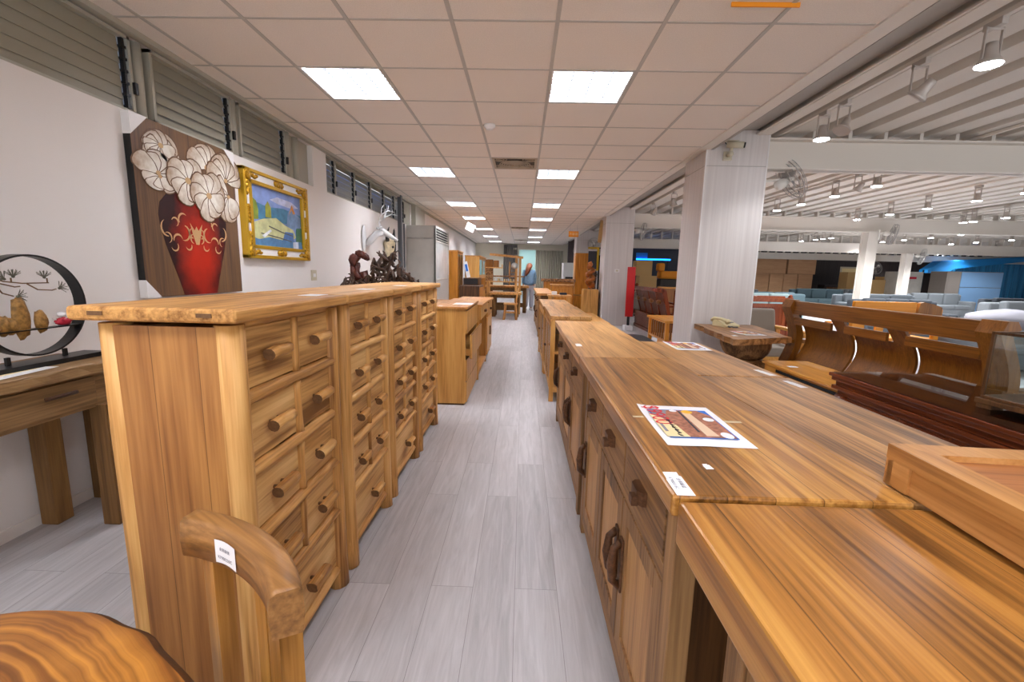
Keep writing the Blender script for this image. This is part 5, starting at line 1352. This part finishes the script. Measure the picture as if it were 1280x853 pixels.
# security camera on the near pillar
t = thing('security_camera', 'beige security camera at the top of the near pillar', 'camera', (2.33, 5.398, 2.80))
MB().box(-.05, -.02, -.14, .05, 0, -.04, .008).build('wall_bracket', 'camera', t)
MB().tube([(0, -.01, -.09), (0, -.08, -.08), (.0, -.10, -.02)], .02, 10).ball((0, -.085, -.085), .032, n=12).build('arm', 'camera', t)
MB().tube([(-.05, -.08, .02), (.11, -.15, -.005)], .036, 16).build('body', 'camera', t); MB().tube([(.105, -.148, -.004), (.125, -.157, -.008)], .030, 16).build('lens', 'blackm', t)
MB().box(-.05, -.12, .05, .07, -.05, .056).build('sun_shield', 'camera', t); MB().tube([(-.05, -.08, .02), (-.07, -.04, .06), (-.05, -.01, .18), (0, -.01, .24)], .006, 6).build('cable', 'blackm', t)
# hanging signs
t = thing('hanging_sign', 'orange hanging sign with pale lettering by the third pillar', 'sign', (1.42, 12.9, 2.36))
MB().box(-.14, -.004, 0, .14, .004, .16).build('board', 'orangesign', t); text_mesh('sign_text', '\u6728\u85dd\u5340', .085, 'cream', t, Matrix.Translation((0, -.006, .08)) @ Matrix.Rotation(PI/2, 4, 'X'), .0006)
for x in (-.1, .1): MB().tube([(x, 0, .16), (x, 0, .37)], .002, 5).build('string', 'inkgrey', t)
t = thing('hanging_sign', 'orange hanging sign cut by the top edge of the picture', 'sign', (1.215, 2.53, 2.712))
MB().box(-.175, -.004, -.0, .175, .004, .02).box(-.175, -.0042, -.001, .175, .0042, .0).build('board', 'orangesign', t)
t = thing('hanging_sign', 'small white hanging sign near the left row of ceiling lights', 'sign', (-1.47, 11.9, 2.38), math.radians(20))
t.rotation_euler = (0, math.radians(24), math.radians(20)); t.scale = (.85, .85, .85)
MB().box(-.14, -.004, 0, .14, .004, .24).build('board', 'paper', t); text_mesh('sign_text', '\u6a23\u54c1', .09, 'ink', t, Matrix.Translation((0, -.006, .14)) @ Matrix.Rotation(PI/2, 4, 'X'), .0006)
for x in (-.12, .12): MB().tube([(x, 0, .24), (x, 0, .37)], .002, 5).build('string', 'inkgrey', t)
for n_, (x, y) in enumerate(((2.07, 11.8),)):
    t = thing('light_switch', 'white wall switch on the second pillar', 'light switch', (2.40, 11.398, 1.42)); MB().box(-.06, -.012, -.04, .06, 0, .04, .003).build('plate', 'white', t); MB().box(-.03, -.016, -.02, .03, -.012, .02).build('rocker', 'camera', t)
t = thing('light_switch', 'small wall switch on the near pillar face', 'light switch', (2.088, 5.5, 1.35)); MB().box(-.012, -.04, -.04, 0, .04, .04, .003).build('plate', 'white', t); MB().box(-.016, -.02, -.02, -.012, .02, .02).build('rocker', 'camera', t)
for o in [t]+kids(t): bpy.data.objects.remove(o)
# ------------------------------------------------------------------ left side, beyond the log chests
t = thing('pedestal_desk', 'light oak drawer pedestal desk beyond the log chests, one drawer ajar', 'desk', (-1.02, 4.20, 0))
W, L, H = .49, 1.02, .985
for y in (0, L-.02): MB().box(0, y, .02, W-.015, y+.02, H-.02).build('side_panel', 'light', t)
MB().box(0, 0, .02, .012, L, H-.02).build('back_panel', 'light', t)
MB().box(-.005, -.01, H-.022, W+.008, L+.01, H, .003).build('top', 'lightY', t)
MB().box(.03, .015, 0, W-.03, L-.015, .03).build('plinth', 'bufDark', t)
zz = [.03, .245, .47, .72, .955]
for i in range(4):
    out = .05 if i == 2 else 0
    d = MB().box(W-.02+out, .006, zz[i]+.004, W+out, L-.006, zz[i+1]-.008, .002).box(.05+out, .03, zz[i]+.03, W-.02+out, L-.03, zz[i]+.10).build('drawer', 'light', t)
    MB().box(W-.012+out, .02, zz[i+1]-.006, W-.004+out, L-.02, zz[i+1]-.0085).build('finger_pull', 'bufDark', d)
papertag('white sheet lying on the oak pedestal desk', -.62, 4.62, .9852, .20, .26)
papertag('tiny white sticker at the near edge of the oak pedestal desk', -.80, 4.28, .9852, .04, .04)
t = thing('writing_desk', 'oak writing desk with one shallow drawer and open knee space', 'desk', (-1.0, 5.26, 0))
MB().box(0, 0, .90, .52, 1.15, .93, .004).build('top', 'lightY', t)
d = MB().box(.30, .05, .74, .50, 1.10, .895, .003).build('drawer', 'light', t); MB().box(.50, .5, .80, .53, .64, .83, .006).build('handle', 'walnutH', d)
for y in (0, 1.12): MB().box(0, y, 0, .48, y+.03, .90).build('side_panel', 'light', t)
if True: MB().box(0, .03, .12, .02, 1.12, .9).build('back_panel', 'bufDoor', t)
MB().box(0, .03, .06, .48, 1.12, .09).build('bottom_board', 'lightY', t)
t = thing('drawer_cabinet', 'narrow oak cabinet with a knobbed drawer and door beyond the writing desk', 'cabinet', (-1.0, 6.45, 0))
MB().box(0, 0, .06, .47, .95, .87).build('body', 'light', t); MB().box(-.01, -.01, .87, .51, .97, .90, .004).build('top', 'lightY', t)
d = MB().box(.47, .03, .66, .49, .92, .85, .003).build('drawer', 'light', t); MB().ball((.505, .47, .755), .02, n=10).build('knob', 'walnutH', d)
d = MB().box(.47, .03, .09, .49, .92, .64, .003).build('door', 'light', t); MB().box(.49, .42, .34, .51, .48, .48, .006).build('handle', 'walnutH', d)
for x, y in ((.02, .02), (.41, .02), (.02, .87), (.41, .87)): MB().box(x, y, 0, x+.05, y+.06, .08).build('foot', 'light', t)
# grey booth by the left wall
t = thing('grey_booth', 'grey panelled booth against the left wall with a frosted window and tiled base', 'booth', (-2.43, 9.22, 0))
MB().box(0, 0, 0, .60, .03, 1.97, .003).box(0, 0, 1.98, .60, .03, 2.24, .003).build('end_panel', 'greyp', t)
MB().box(0, 1.57, 0, .60, 1.6, 2.24).build('side_panel', 'greyp', t); MB().box(0, .03, 2.21, .60, 1.57, 2.24).build('roof_panel', 'greyp', t)
fr_ = MB().box(.57, 0, 0, .61, .05, 2.24).box(.57, 1.55, 0, .61, 1.6, 2.24).box(.57, .05, 1.12, .61, 1.55, 1.15).box(.57, .05, 1.92, .61, 1.55, 1.95).box(.57, .05, 2.2, .61, 1.55, 2.24).build('window_frame', 'greyp', t)
MB().box(.585, .05, 1.15, .595, 1.55, 1.92).build('window_pane', 'whiteboard', fr_)
MB().box(.56, .05, 1.95, .575, 1.55, 2.2).build('dark_opening', 'dark', t)
for i in range(4): MB().box(.575, .05, 1.985+i*.055, .60, 1.55, 1.995+i*.055).build('louver', 'greyp', t)
m = MB().box(.57, .05, 0, .60, 1.55, 1.12)
for i in range(12): m.box(.6, .05, .02+i*.092, .604, 1.55, .105+i*.092, .002)
m.build('tiled_base', 'tile', t)
struct('wall_post', MB().box(WX, 8.62, 0, WX+.07, 8.72, CEIL).box(WX, 9.0, 0, WX+.03, 9.03, 2.24), 'greypost')
struct('trim_12', MB().box(WX-.05, 9.14, 2.25, WX-.02, 9.65, 2.7).box(WX-.05, 9.65, 2.25, WX+.1, 10.1, 2.7).box(WX-.05, 10.2, 2.25, WX+.02, 10.9, 2.7), 'frame')
# things on the left wall
t = thing('deer_head', 'white deer head with antlers mounted on the left wall', 'wall ornament', (WX, 6.75, 1.78))
m = MB()
m.ball((.022, -.03, .0), 1, .0215, .08, .20, 18)
m.tube([(.03, 0, -.10), (.10, .03, -.02), (.18, .08, .08), (.25, .13, .11)], [.028, .055, .052, .050], 14, wob=.1)
m.tube([(.23, .11, .14), (.31, .18, .09), (.39, .25, .03), (.44, .29, .0)], [.045, .048, .03, .02], 14)
m.build('head', 'deer', t)
for s_ in (-1, 1): MB().ball((.22-.05*s_, .10+.06*s_, .17), 1, .02, .045, .02, 10).build('ear', 'deer', t)
MB().ball((.45, .295, .0), .02, n=10).build('nose', 'blackm', t); MB().ball((.33, .17, .11), .014, n=8).ball((.30, .22, .11), .014, n=8).build('eye', 'blackm', t)
for s_ in (-1, 1):
    b0 = Vector((.23-.03*s_, .12+.035*s_, .16)); m = MB()
    pts = [b0, b0+Vector((-.02, .06*s_, .10)), b0+Vector((.03, .14*s_+.04, .20)), b0+Vector((.12, .17*s_+.10, .26)), b0+Vector((.2, .15*s_+.16, .24))]
    m.tube(pts, [.014, .012, .010, .008, .004], 8)
    m.tube([pts[1], pts[1]+Vector((.08, .02, .07)), pts[1]+Vector((.10, .03, .16))], [.010, .008, .003], 7); m.tube([pts[2], pts[2]+Vector((0, .01, .09)), pts[2]+Vector((.03, .02, .14))], [.009, .007, .003], 7); m.tube([pts[3], pts[3]+Vector((.0, .03, .08))], [.008, .003], 7)
    m.build('antler', 'deer', t)
t = thing('horned_skull', 'pale animal skull with black horns on the left wall, right of the deer head', 'wall ornament', (WX+.02, 7.75, 1.62))
m = MB(); m.tube([(.03, 0, -.16), (.05, 0, -.06), (.07, 0, .06), (.07, 0, .16), (.05, 0, .22)], [.035, .055, .085, .10, .06], 16, wob=.25); m.build('skull', 'bone', t)
for s_ in (-1, 1):
    MB().ball((.15, s_*.055, .09), .022, n=8).build('eye_socket', 'blackm', t)
    MB().tube([(.06, s_*.06, .20), (.08, s_*.14, .24), (.10, s_*.18, .33), (.12, s_*.15, .42)], [.035, .03, .02, .006], 10).build('horn', 'horn', t)
t = thing('iron_cross', 'black twisted iron cross ornament on the wall beside the grey post', 'wall ornament', (WX+.013, 8.3, 1.75))
MB().tube([(0, 0, -.28), (.02, 0, 0), (0, .02, .30)], .016, 8, wob=.5).build('stem', 'blackm', t); MB().tube([(0, -.14, .14), (.02, 0, .16), (0, .15, .10)], .016, 8, wob=.5).build('arm', 'blackm', t)

# root carving
t = thing('root_sculpture', 'tangled dark root wood sculpture rising behind the log chests', 'sculpture', (-1.62, 4.95, 0))
MB().box(-.36, -.28, 0, .36, .28, .98, .01).build('plinth', 'bufDark', t)
rnd = random.Random(11); m = MB()
def hgt(x):  # skyline over x in -.42.. .42
    pts = [(-.42, .05), (-.36, .22), (-.28, .24), (-.2, .14), (-.12, .20), (-.02, .50), (.08, .48), (.16, .56), (.24, .38), (.32, .26), (.40, .24), (.44, .06)]
    for (a, b_), (c, d) in zip(pts, pts[1:]):
        if a <= x <= c: return b_+(d-b_)*(x-a)/(c-a)
    return .03
for i in range(230):
    x = rnd.uniform(-.42, .44); y = rnd.uniform(-.12, .12); z = rnd.random()*hgt(x)*.85
    p = Vector((x, y, 1.0+z)); d = Vector((rnd.uniform(-.6, .6), rnd.uniform(-.5, .5), rnd.uniform(.2, 1))).normalized(); pts = [p.copy()]
    for k in range(4):
        d = (d+Vector((rnd.uniform(-.8, .8), rnd.uniform(-.7, .7), rnd.uniform(-.5, .6)))).normalized(); p = p+d*.045
        p.z = min(p.z, 1.0+hgt(max(-.42, min(.44, p.x)))+.04); p.z = max(p.z, .985); pts.append(p.copy())
    r0 = rnd.uniform(.010, .021); m.tube(pts, [r0, r0*1.1, r0*.9, r0*.7, r0*.25], 7, wob=.5)
m.build('roots', 'root', t)
M['redroot'] = plain('red_root', (92, 44, 34), .35, var=.5, bscale=12, bump=.4)
m = MB()
for k in range(17):
    a = .5+k*.2; m.tube([(-.20+.085*math.cos(a+j*.35)+.02*math.sin(k*3.), .03*math.sin(a*5), 1.36+.13*math.sin(a+j*.35)+.015*math.sin(k*5.)) for j in range(4)], [.02, .03, .028, .012], 8, wob=.8)
m.tube([(-.17, 0, 1.02), (-.14, .02, 1.15), (-.18, 0, 1.3)], [.05, .035, .05], 8, wob=.5); m.tube([(-.30, 0, 1.38), (-.30, 0, 1.28), (-.25, 0, 1.2)], [.03, .03, .01], 8, wob=.4)
m.build('red_root_ring', 'redroot', t)

# tall cabinets
def tall_cabinet(label, loc, D, L, H, z0=.0, mat='orange', glazed=(.55, 1.0)):
    t = thing('tall_cabinet', label, 'cabinet', loc)
    for y in (0, L-.025): MB().box(0, y, z0+.04, D, y+.025, H, .003).build('side_panel', mat, t)
    MB().box(0, 0, z0+.04, .015, L, H).build('back_panel', mat, t); MB().box(-.01, -.012, H, D+.015, L+.012, H+.03, .004).build('top', 'lightY', t); MB().box(0, .01, z0, D-.01, L-.01, z0+.06).build('plinth', 'bufDark', t)
    for z in (.55, .85, 1.2, 1.5):
        if z < H-.1: MB().box(.015, .025, z, D-.03, L-.025, z+.02).build('shelf', mat, t)
    for k in range(2):
        y0, y1 = .025+(L-.05)*k/2, .025+(L-.05)*(k+1)/2
        z1 = H*.5; p = .05
        d = MB().box(D-.02, y0, z1, D, y0+p, H-.01).box(D-.02, y1-p, z1, D, y1, H-.01).box(D-.02, y0, z1, D, y1, z1+p).box(D-.02, y0, H-.06, D, y1, H-.01).box(D-.02, (y0+y1)/2-.012, z1, D, (y0+y1)/2+.012, H-.01).build('door', mat, t)
        MB().box(D-.014, y0+p, z1+p, D-.008, y1-p, H-.06).build('glass_pane', 'darkglass', d)
        d = MB().box(D-.02, y0+.003, z0+.08, D, y1-.003, z1-.01, .003).build('door', mat, t); MB().ball((D+.012, y1-.04 if k == 0 else y0+.04, z1-.1), .018, n=8).build('knob', 'white', d)
    return t
tall_cabinet('tall orange wood cabinet with narrow glazed doors right of the grey booth', (-2.06, 10.95, 0), .44, .95, 1.80)
t = thing('hutch', 'light wood hutch with a glazed upper cupboard above an open counter', 'cabinet', (-1.46, 11.1, 0))
MB().box(0, 0, 1.14, .36, .022, 1.69).build('side_panel', 'light', t); MB().box(0, 1.88, 0, .36, 1.9, 1.69).build('side_panel', 'light', t); MB().box(0, 0, .8, .06, .022, 1.14).build('post', 'light', t); MB().box(-.01, -.01, 1.69, .39, 1.91, 1.715).build('top', 'lightY', t); MB().box(0, 0, .8, .015, 1.9, 1.69).build('back_panel', 'bufDark', t)
MB().box(0, 0, 1.14, .36, 1.9, 1.17).build('shelf', 'light', t)
for k in range(2):
    y0, y1 = .02+.93*k, .02+.93*(k+1)-.01
    d = MB().box(.34, y0, 1.2, .36, y0+.06, 1.67).box(.34, y1-.06, 1.2, .36, y1, 1.67).box(.34, y0, 1.17, .36, y1, 1.24).box(.34, y0, 1.62, .36, y1, 1.68).build('door', 'light', t)
    MB().box(.346, y0+.05, 1.23, .352, y1-.05, 1.63).build('glass_pane', 'darkglass', d)
MB().box(-.02, 0, .78, .37, 1.9, .82, .004).build('counter', 'lightY', t); MB().box(0, .02, .0, .35, 1.88, .78).build('base', 'light', t)
tag(MB().box(-2.3, 10.95, 1.832, -1.9, 11.3, 2.0, .004).build('storage_box', 'white'), 'white box on top of the tall orange cabinet', 'box')
# tilted blue and white board
t = thing('leaning_board', 'white and blue board leaning between the tall cabinet and the hutch', 'board', (-1.24, 9.9, 1.181), 0)
MB().box(-.02, 0, 0, .06, .02, .36, mat=Matrix.Rotation(-.22, 4, 'Y')).build('board', 'paper', t); MB().box(-.005, -.004, .14, .045, 0, .30, mat=Matrix.Rotation(-.22, 4, 'Y')).build('blue_print', 'blue', t)
# dark brown chest with box
t = thing('low_cabinet', 'dark brown wooden chest standing before the light wood hutch', 'cabinet', (-1.34, 9.3, 0)); MB().box(0, 0, .04, .42, 1.0, 1.02, .005).build('body', 'brownbox', t); MB().box(.42, .03, .1, .43, .97, .98, .003).build('door', 'orange', t); MB().box(.02, .02, 0, .4, .98, .05).build('plinth', 'dark', t)
t = thing('show_box', 'dark glossy display box on the brown chest', 'box', (-1.30, 9.6, 1.0205)); MB().box(0, 0, 0, .34, .6, .16, .006).build('body', 'bufDark', t); MB().box(.02, -.004, .02, .32, 0, .14).build('front_pane', 'darkglass', t)
# bench end / post chair
t = thing('wooden_bench', 'honey wooden bench end with upright posts left of the dining set', 'bench', (-1.24, 13.05, 0))
t.scale = (1, .42, 1)
for y in (0, 1.2):
    MB().box(.16, y, 0, .24, y+.08, 1.04, .01).build('post', 'honeyZ', t); MB().box(-.3, y, 0, -.23, y+.08, .5).build('leg', 'honeyZ', t)
    MB().box(-.32, y, .60, .2, y+.08, .65, .01).build('armrest', 'honeyY', t)
MB().box(-.32, 0, .42, .2, 1.28, .47, .01).build('seat', 'honeyY', t); MB().box(.17, .05, .82, .22, 1.25, .98, .01).box(.17, .05, .6, .22, 1.25, .7, .01).build('back_rail', 'honeyY', t)
# dining table with chair, shelf rack
def rustic_table(label, loc, Lx, Ly, H, mat='honeyY', cat='table', panel=True):
    t = thing('rustic_table', label, cat, loc)
    MB().prism(slab_poly([(0, 0), (Lx, 0), (Lx, Ly), (0, Ly)], 8, .02, loc[0]), 'Z', H-.06, H).build('tabletop', mat, t)
    for x, y in ((.08, .08), (Lx-.18, .08), (.08, Ly-.18), (Lx-.18, Ly-.18)):
        m = MB(); m.tube([(x+.05, y+.05, 0), (x+.05, y+.05, H-.06)], .06, 8, wob=.25); m.build('leg', 'dresserZ', t)
    MB().box(.1, .1, H-.16, Lx-.1, Ly-.1, H-.06).build('apron', 'dresser', t)
    if panel: MB().box(.12, Ly-.2, .15, Lx-.12, Ly-.17, .3).build('stretcher', 'dresser', t)
    return t
rustic_table('pale topped rustic table behind the small wooden chair at the far end', (-.98, 12.9, 0), .95, .8, .72)
rustic_table('long dark based slab counter behind the rustic table', (-1.3, 14.3, 0), 1.5, .7, .88)
t = thing('wooden_stool_chair', 'small rustic wooden chair at the end of the aisle, seen from the side', 'chair', (-.32, 12.35, 0))
MB().box(-.20, -.18, .42, .19, .18, .465, .012).build('seat', 'honeyY', t)
for x, y in ((-.15, -.14), (.13, -.14), (-.15, .14), (.13, .14)):
    m = MB(); m.tube([(x*1.25, y*1.2, 0), (x, y, .42)], [.035, .028], 8, wob=.2); m.build('leg', 'honeyZ', t)
for y in (-.14, .14): 
    m = MB(); m.tube([(.14, y, .44), (.20, y, .88)], [.025, .02], 8, wob=.2); m.build('back_post', 'honeyZ', t)
for z in (.62, .80): MB().box(.155+(z-.44)*.12, -.14, z, .18+(z-.44)*.12, .14, z+.07, .008).build('back_rail', 'honeyY', t)
MB().tube([(-.17, -.15, .2), (.15, -.15, .2)], .014, 8).tube([(-.17, .15, .2), (.15, .15, .2)], .014, 8).build('stretcher', 'honeyZ', t)
t = thing('display_rack', 'tall wooden rack with a slanting top beam before the far curtain', 'rack', (-.95, 13.85, 0))
for x, h_ in ((.70, 1.84), (.82, 1.80)): MB().box(x, .0, 0, x+.07, .07, h_, .006).build('post', 'honeyZ', t)
MB().box(.50, .3, .9, .54, .34, 1.65).build('post', 'honeyZ', t)
m = MB(); m.box(-.05, 0, 0, 1.0, .08, .07, .008, mat=Matrix.Translation((-.05, -.04, 1.82)) @ Matrix.Rotation(.08, 4, 'Y')); m.build('top_beam', 'honeyY', t)
MB().box(-.35, .0, 1.17, 1.0, .35, 1.21, .006).build('shelf', 'slab', t); MB().box(-.35, .0, 1.0, .9, .3, 1.03).build('shelf', 'honeyY', t)
MB().box(-.35, .05, 0, -.28, .12, 1.17).build('post', 'honeyZ', t)
MB().lathe([(.01, 0), (.10, .004), (.01, .008)], n=18, mat=Matrix.Translation((.68, -.05, 1.52)) @ Matrix.Rotation(PI/2, 4, 'X')).build('round_fan', 'figurewhite', t)
for i in range(6): MB().box(.54, .3, 1.0+i*.1, .72, .33, 1.03+i*.1).build('rung', 'dresser', t)
rnd = random.Random(5)
for i in range(9):
    x = -.86+i*.07+rnd.uniform(-.02, .02); o = MB().lathe([(.015, 0), (.022, .01), (.026, .05), (.018, .07+.02*rnd.random())], n=10).build('tea_cup', ['figurewhite', 'cream', 'bone'][i % 3], None, (x, 13.95+rnd.uniform(-.02, .04), 1.0305))
    tag(o, 'small cup on the lower shelf of the display rack', 'cup', 'cups on the rack shelf')
t = thing('wall_shelf', 'small wall shelf with two wooden blocks left of the far grey curtain', 'shelf', (-1.72, 16.4, 0)); MB().box(0, 0, 1.45, .95, .3, 1.49).build('shelf_board', 'honeyY', t); MB().box(.15, .1, .0, .6, .3, 1.45).build('support', 'slab', t); MB().box(.0, 0, 1.49, .03, .3, 1.6).box(.92, 0, 1.49, .95, .3, 1.6).build('side_board', 'honeyY', t)
tag(MB().box(-1.42, 16.42, 1.491, -1.12, 16.65, 1.77, .01).build('wooden_block', 'amber'), 'brown wooden block on the far wall shelf, left one', 'block')
tag(MB().box(-1.11, 16.42, 1.491, -.9, 16.65, 1.74, .01).build('wooden_block', 'amber'), 'brown wooden block on the far wall shelf, right one', 'block')

# ------------------------------------------------------------------ right of the aisle, before the end wall
t = thing('slab_counter', 'live-edge slab counter on a light wooden box base at the far right of the aisle', 'counter', (.6, 12.9, 0))
MB().prism(slab_poly([(-.05, 0), (.9, -.1), (1.0, .5), (-.02, .6)], 8, .05, 2), 'Z', 1.08, 1.16).build('tabletop', 'slab', t); MB().box(.02, .05, 0, .9, .5, 1.08, .01).build('base', 'orange', t)
t = thing('reception_box', 'light orange wooden box counter behind the honey cabinet', 'counter', (.80, 12.2, 0)); MB().box(0, 0, .0, .58, .45, .98, .01).build('base', 'orange', t); MB().box(-.02, -.02, .98, .62, .47, 1.02, .005).build('top', 'lightY', t); MB().box(.05, -.006, .1, .53, 0, .9).build('front_panel', 'orange', t)
t = thing('tall_cabinet', 'tall plain orange cabinet beside the third pillar', 'cabinet', (1.72, 14.6, 0)); MB().box(0, 0, .0, .50, .5, 1.96, .005).build('body', 'orange', t); MB().box(-.01, -.01, 1.96, .51, .5, 1.99).build('top', 'orange', t); MB().box(-.012, .03, .05, 0, .47, 1.9, .003).build('door', 'orange', t)
t = thing('drawer_cabinet', 'low orange drawer cabinet left of the amber carving', 'cabinet', (1.50, 12.9, 0)); MB().box(0, 0, .0, .38, .9, .68, .005).build('body', 'orange', t)
for i in range(2):
    d = MB().box(-.015, .05, .08+i*.3, 0, .85, .34+i*.3, .003).build('drawer', 'orange', t); MB().ball((-.03, .45, .2+i*.3), .02, n=8).build('knob', 'walnutH', d)
t = thing('pedestal', 'honey wooden pedestal under the amber carving', 'pedestal', (1.62, 11.62, 0)); MB().box(0, 0, .0, .38, .45, .92, .006).build('body', 'light', t); MB().box(-.012, .03, .05, 0, .42, .88, .003).build('door', 'light', t)
t = thing('wood_carving', 'glossy amber twisted wood carving on the pedestal before the second pillar', 'sculpture', (1.80, 11.84, .955))
m = MB(); rnd = random.Random(4)
for i in range(16):
    a = i*1.1; z = .07+i*.034; r = .10*(1-.4*abs(i-8)/10)
    m.ball((r*math.cos(a)*.6, r*math.sin(a)*.6, z), .085-.002*i, 1.1, 1, .9, 12, wob=.7, freq=3)
m.ball((-.02, 0, .62), .07, 1, 1, 1, 12, wob=.5); m.build('body', 'carve', t)
t = thing('root_carving', 'dark knotted wood carving behind the amber carving', 'sculpture', (1.93, 12.3, 0)); m = MB(); m.tube([(0, 0, 0), (.02, 0, .4), (-.02, 0, .8), (.03, 0, 1.2), (0, 0, 1.45)], [.12, .09, .11, .10, .03], 12, wob=.7)
for i in range(8): m.ball((.05*math.cos(i), .05*math.sin(i), .8+i*.08), .07, n=10, wob=.8)
m.build('body', 'root', t)
t = thing('framed_picture', 'dark picture in a bright gold frame leaning by the second pillar', 'picture', (2.2, 13.4, 0)); MB().box(-.25, 0, 1.45, .0, .04, 2.0).build('picture_sheet', 'ink', t); MB().box(.0, -.01, 1.42, .06, .05, 2.12, .005).box(-.27, -.01, 1.42, .0, .05, 1.47, .005).box(-.27, -.01, 2.06, .0, .05, 2.12, .005).build('frame', 'goldbar', t); MB().box(-.2, .0, .0, .0, .04, 1.42).build('stand', 'bufDark', t)
t = thing('wood_plank', 'pale wooden plank hanging upright at the top of the second pillar', 'plank', (2.0, 11.9, 2.15)); MB().box(-.04, 0, 0, .05, .06, .58, .004, mat=Matrix.Rotation(.08, 4, 'Y')).build('plank_board', 'cartonlight', t)
t = thing('fridge', 'white double door fridge against the plum wall at the end of the aisle', 'fridge', (1.75, 19.4, 0)); MB().box(0, 0, .0, .75, .7, 1.78, .01).build('body', 'white', t); MB().box(.01, -.03, 1.18, .74, 0, 1.77, .008).build('upper_door', 'tile', t); MB().box(.01, -.03, .08, .74, 0, 1.08, .008).build('lower_door', 'tile', t); MB().box(.1, -.032, 1.09, .7, -.005, 1.17).build('dark_gap', 'blackm', t)

# ------------------------------------------------------------------ the woman at the end of the aisle
def skinned(name, verts, edges, radii, mat, parent, sub=2, root=0):
    me = bpy.data.meshes.new(name); me.from_pydata(verts, edges, []); o = bpy.data.objects.new(name, me); COL.objects.link(o)
    md = o.modifiers.new('s', 'SKIN'); md.use_smooth_shade = True
    for i, r in enumerate(radii):
        sv = me.skin_vertices[0].data[i]; sv.radius = r if isinstance(r, tuple) else (r, r); sv.use_root = (i == root)
    ms = o.modifiers.new('u', 'SUBSURF'); ms.levels = sub; ms.render_levels = sub
    bpy.context.view_layer.update()
    m2 = bpy.data.meshes.new_from_object(o.evaluated_get(bpy.context.evaluated_depsgraph_get()))
    bpy.data.objects.remove(o); m2.materials.clear(); m2.materials.append(M[mat])
    for p in m2.polygons: p.use_smooth = True
    r = bpy.data.objects.new(name, m2); COL.objects.link(r); r.parent = parent; return r
t = thing('person', 'person with auburn ponytail in blue shirt and pale trousers, back turned', 'person', (.22, 15.4, 0), math.radians(12))
V = [(0, 0, .90), (0, .0, 1.05), (0, .01, 1.22), (0, .0, 1.36), (0, .0, 1.42), (0, .02, 1.50), (0, .02, 1.56)]
E_ = [(0, 1), (1, 2), (2, 3), (3, 4), (4, 5), (5, 6)]; Rr = [(.15, .10), (.125, .09), (.15, .10), (.12, .08), (.05, .05), (.07, .085), (.055, .07)]
for s_ in (-1, 1):
    i = len(V); V += [(s_*.09, 0, .86), (s_*.09, -.01, .48), (s_*.10, .01, .09), (s_*.10, .10, .035)]; E_ += [(0, i), (i, i+1), (i+1, i+2), (i+2, i+3)]; Rr += [.09, .06, .042, .03]
    i = len(V); V += [(s_*.165, 0, 1.37), (s_*.20, -.02, 1.12), (s_*.19, .05, .90), (s_*.19, .06, .84)]; E_ += [(3, i), (i, i+1), (i+1, i+2), (i+2, i+3)]; Rr += [.05, .042, .030, (.026, .016)]
    h = i+3
    for k in range(4):
        j = len(V); V += [(s_*.19, .045+.013*k, .80), (s_*.185, .05+.013*k, .76-.008*(k in (1, 2)))]; E_ += [(h, j), (j, j+1)]; Rr += [.008, .007]
    j = len(V); V += [(s_*.17, .085, .82), (s_*.165, .10, .79)]; E_ += [(h, j), (j, j+1)]; Rr += [.009, .008]
body = skinned('body', V, E_, Rr, 'skin', t)
MB().ball((0, .105, 1.52), .018, .7, .8, 1.2, 10).build('nose', 'skin', t)
m = MB(); m.ball((.03, .098, 1.535), .009, n=8).ball((-.03, .098, 1.535), .009, n=8); m.build('eyes', 'ink', t)
MB().ball((0, .098, 1.475), 1, .022, .006, .006, 8).build('mouth', 'red', t)
V = [(0, 0, .86), (0, 0, 1.02), (0, .0, 1.22), (0, 0, 1.37), (0, 0, 1.42)]; E_ = [(0, 1), (1, 2), (2, 3), (3, 4)]; Rr = [(.23, .17), (.205, .15), (.205, .14), (.165, .11), (.06, .06)]
for s_ in (-1, 1):
    i = len(V); V += [(s_*.17, 0, 1.365), (s_*.215, -.02, 1.12), (s_*.20, .05, .92)]; E_ += [(3, i), (i, i+1), (i+1, i+2)]; Rr += [.068, .060, .052]
skinned('shirt', V, E_, Rr, 'shirt', t)
V = [(0, 0, .93), (0, 0, .86)]; E_ = [(0, 1)]; Rr = [(.16, .12), (.17, .13)]
for s_ in (-1, 1):
    i = len(V); V += [(s_*.095, 0, .78), (s_*.10, -.01, .48), (s_*.105, .0, .10)]; E_ += [(1, i), (i, i+1), (i+1, i+2)]; Rr += [.105, .088, .085]
skinned('trousers', V, E_, Rr, 'trousers', t)
for s_ in (-1, 1): MB().box(s_*.10-.045, -.08, 0, s_*.10+.045, .17, .08, .03, seg=3).build('shoe', 'shoe', t)
m = MB(); m.ball((0, -.005, 1.545), 1, .10, .105, .105, 18, wob=.12, freq=3)
m.tube([(-.02, -.05, 1.57), (-.06, -.10, 1.46), (-.11, -.13, 1.33), (-.16, -.13, 1.20)], [.085, .09, .075, .025], 14, wob=.45)
m.build('hair', 'hair', t)
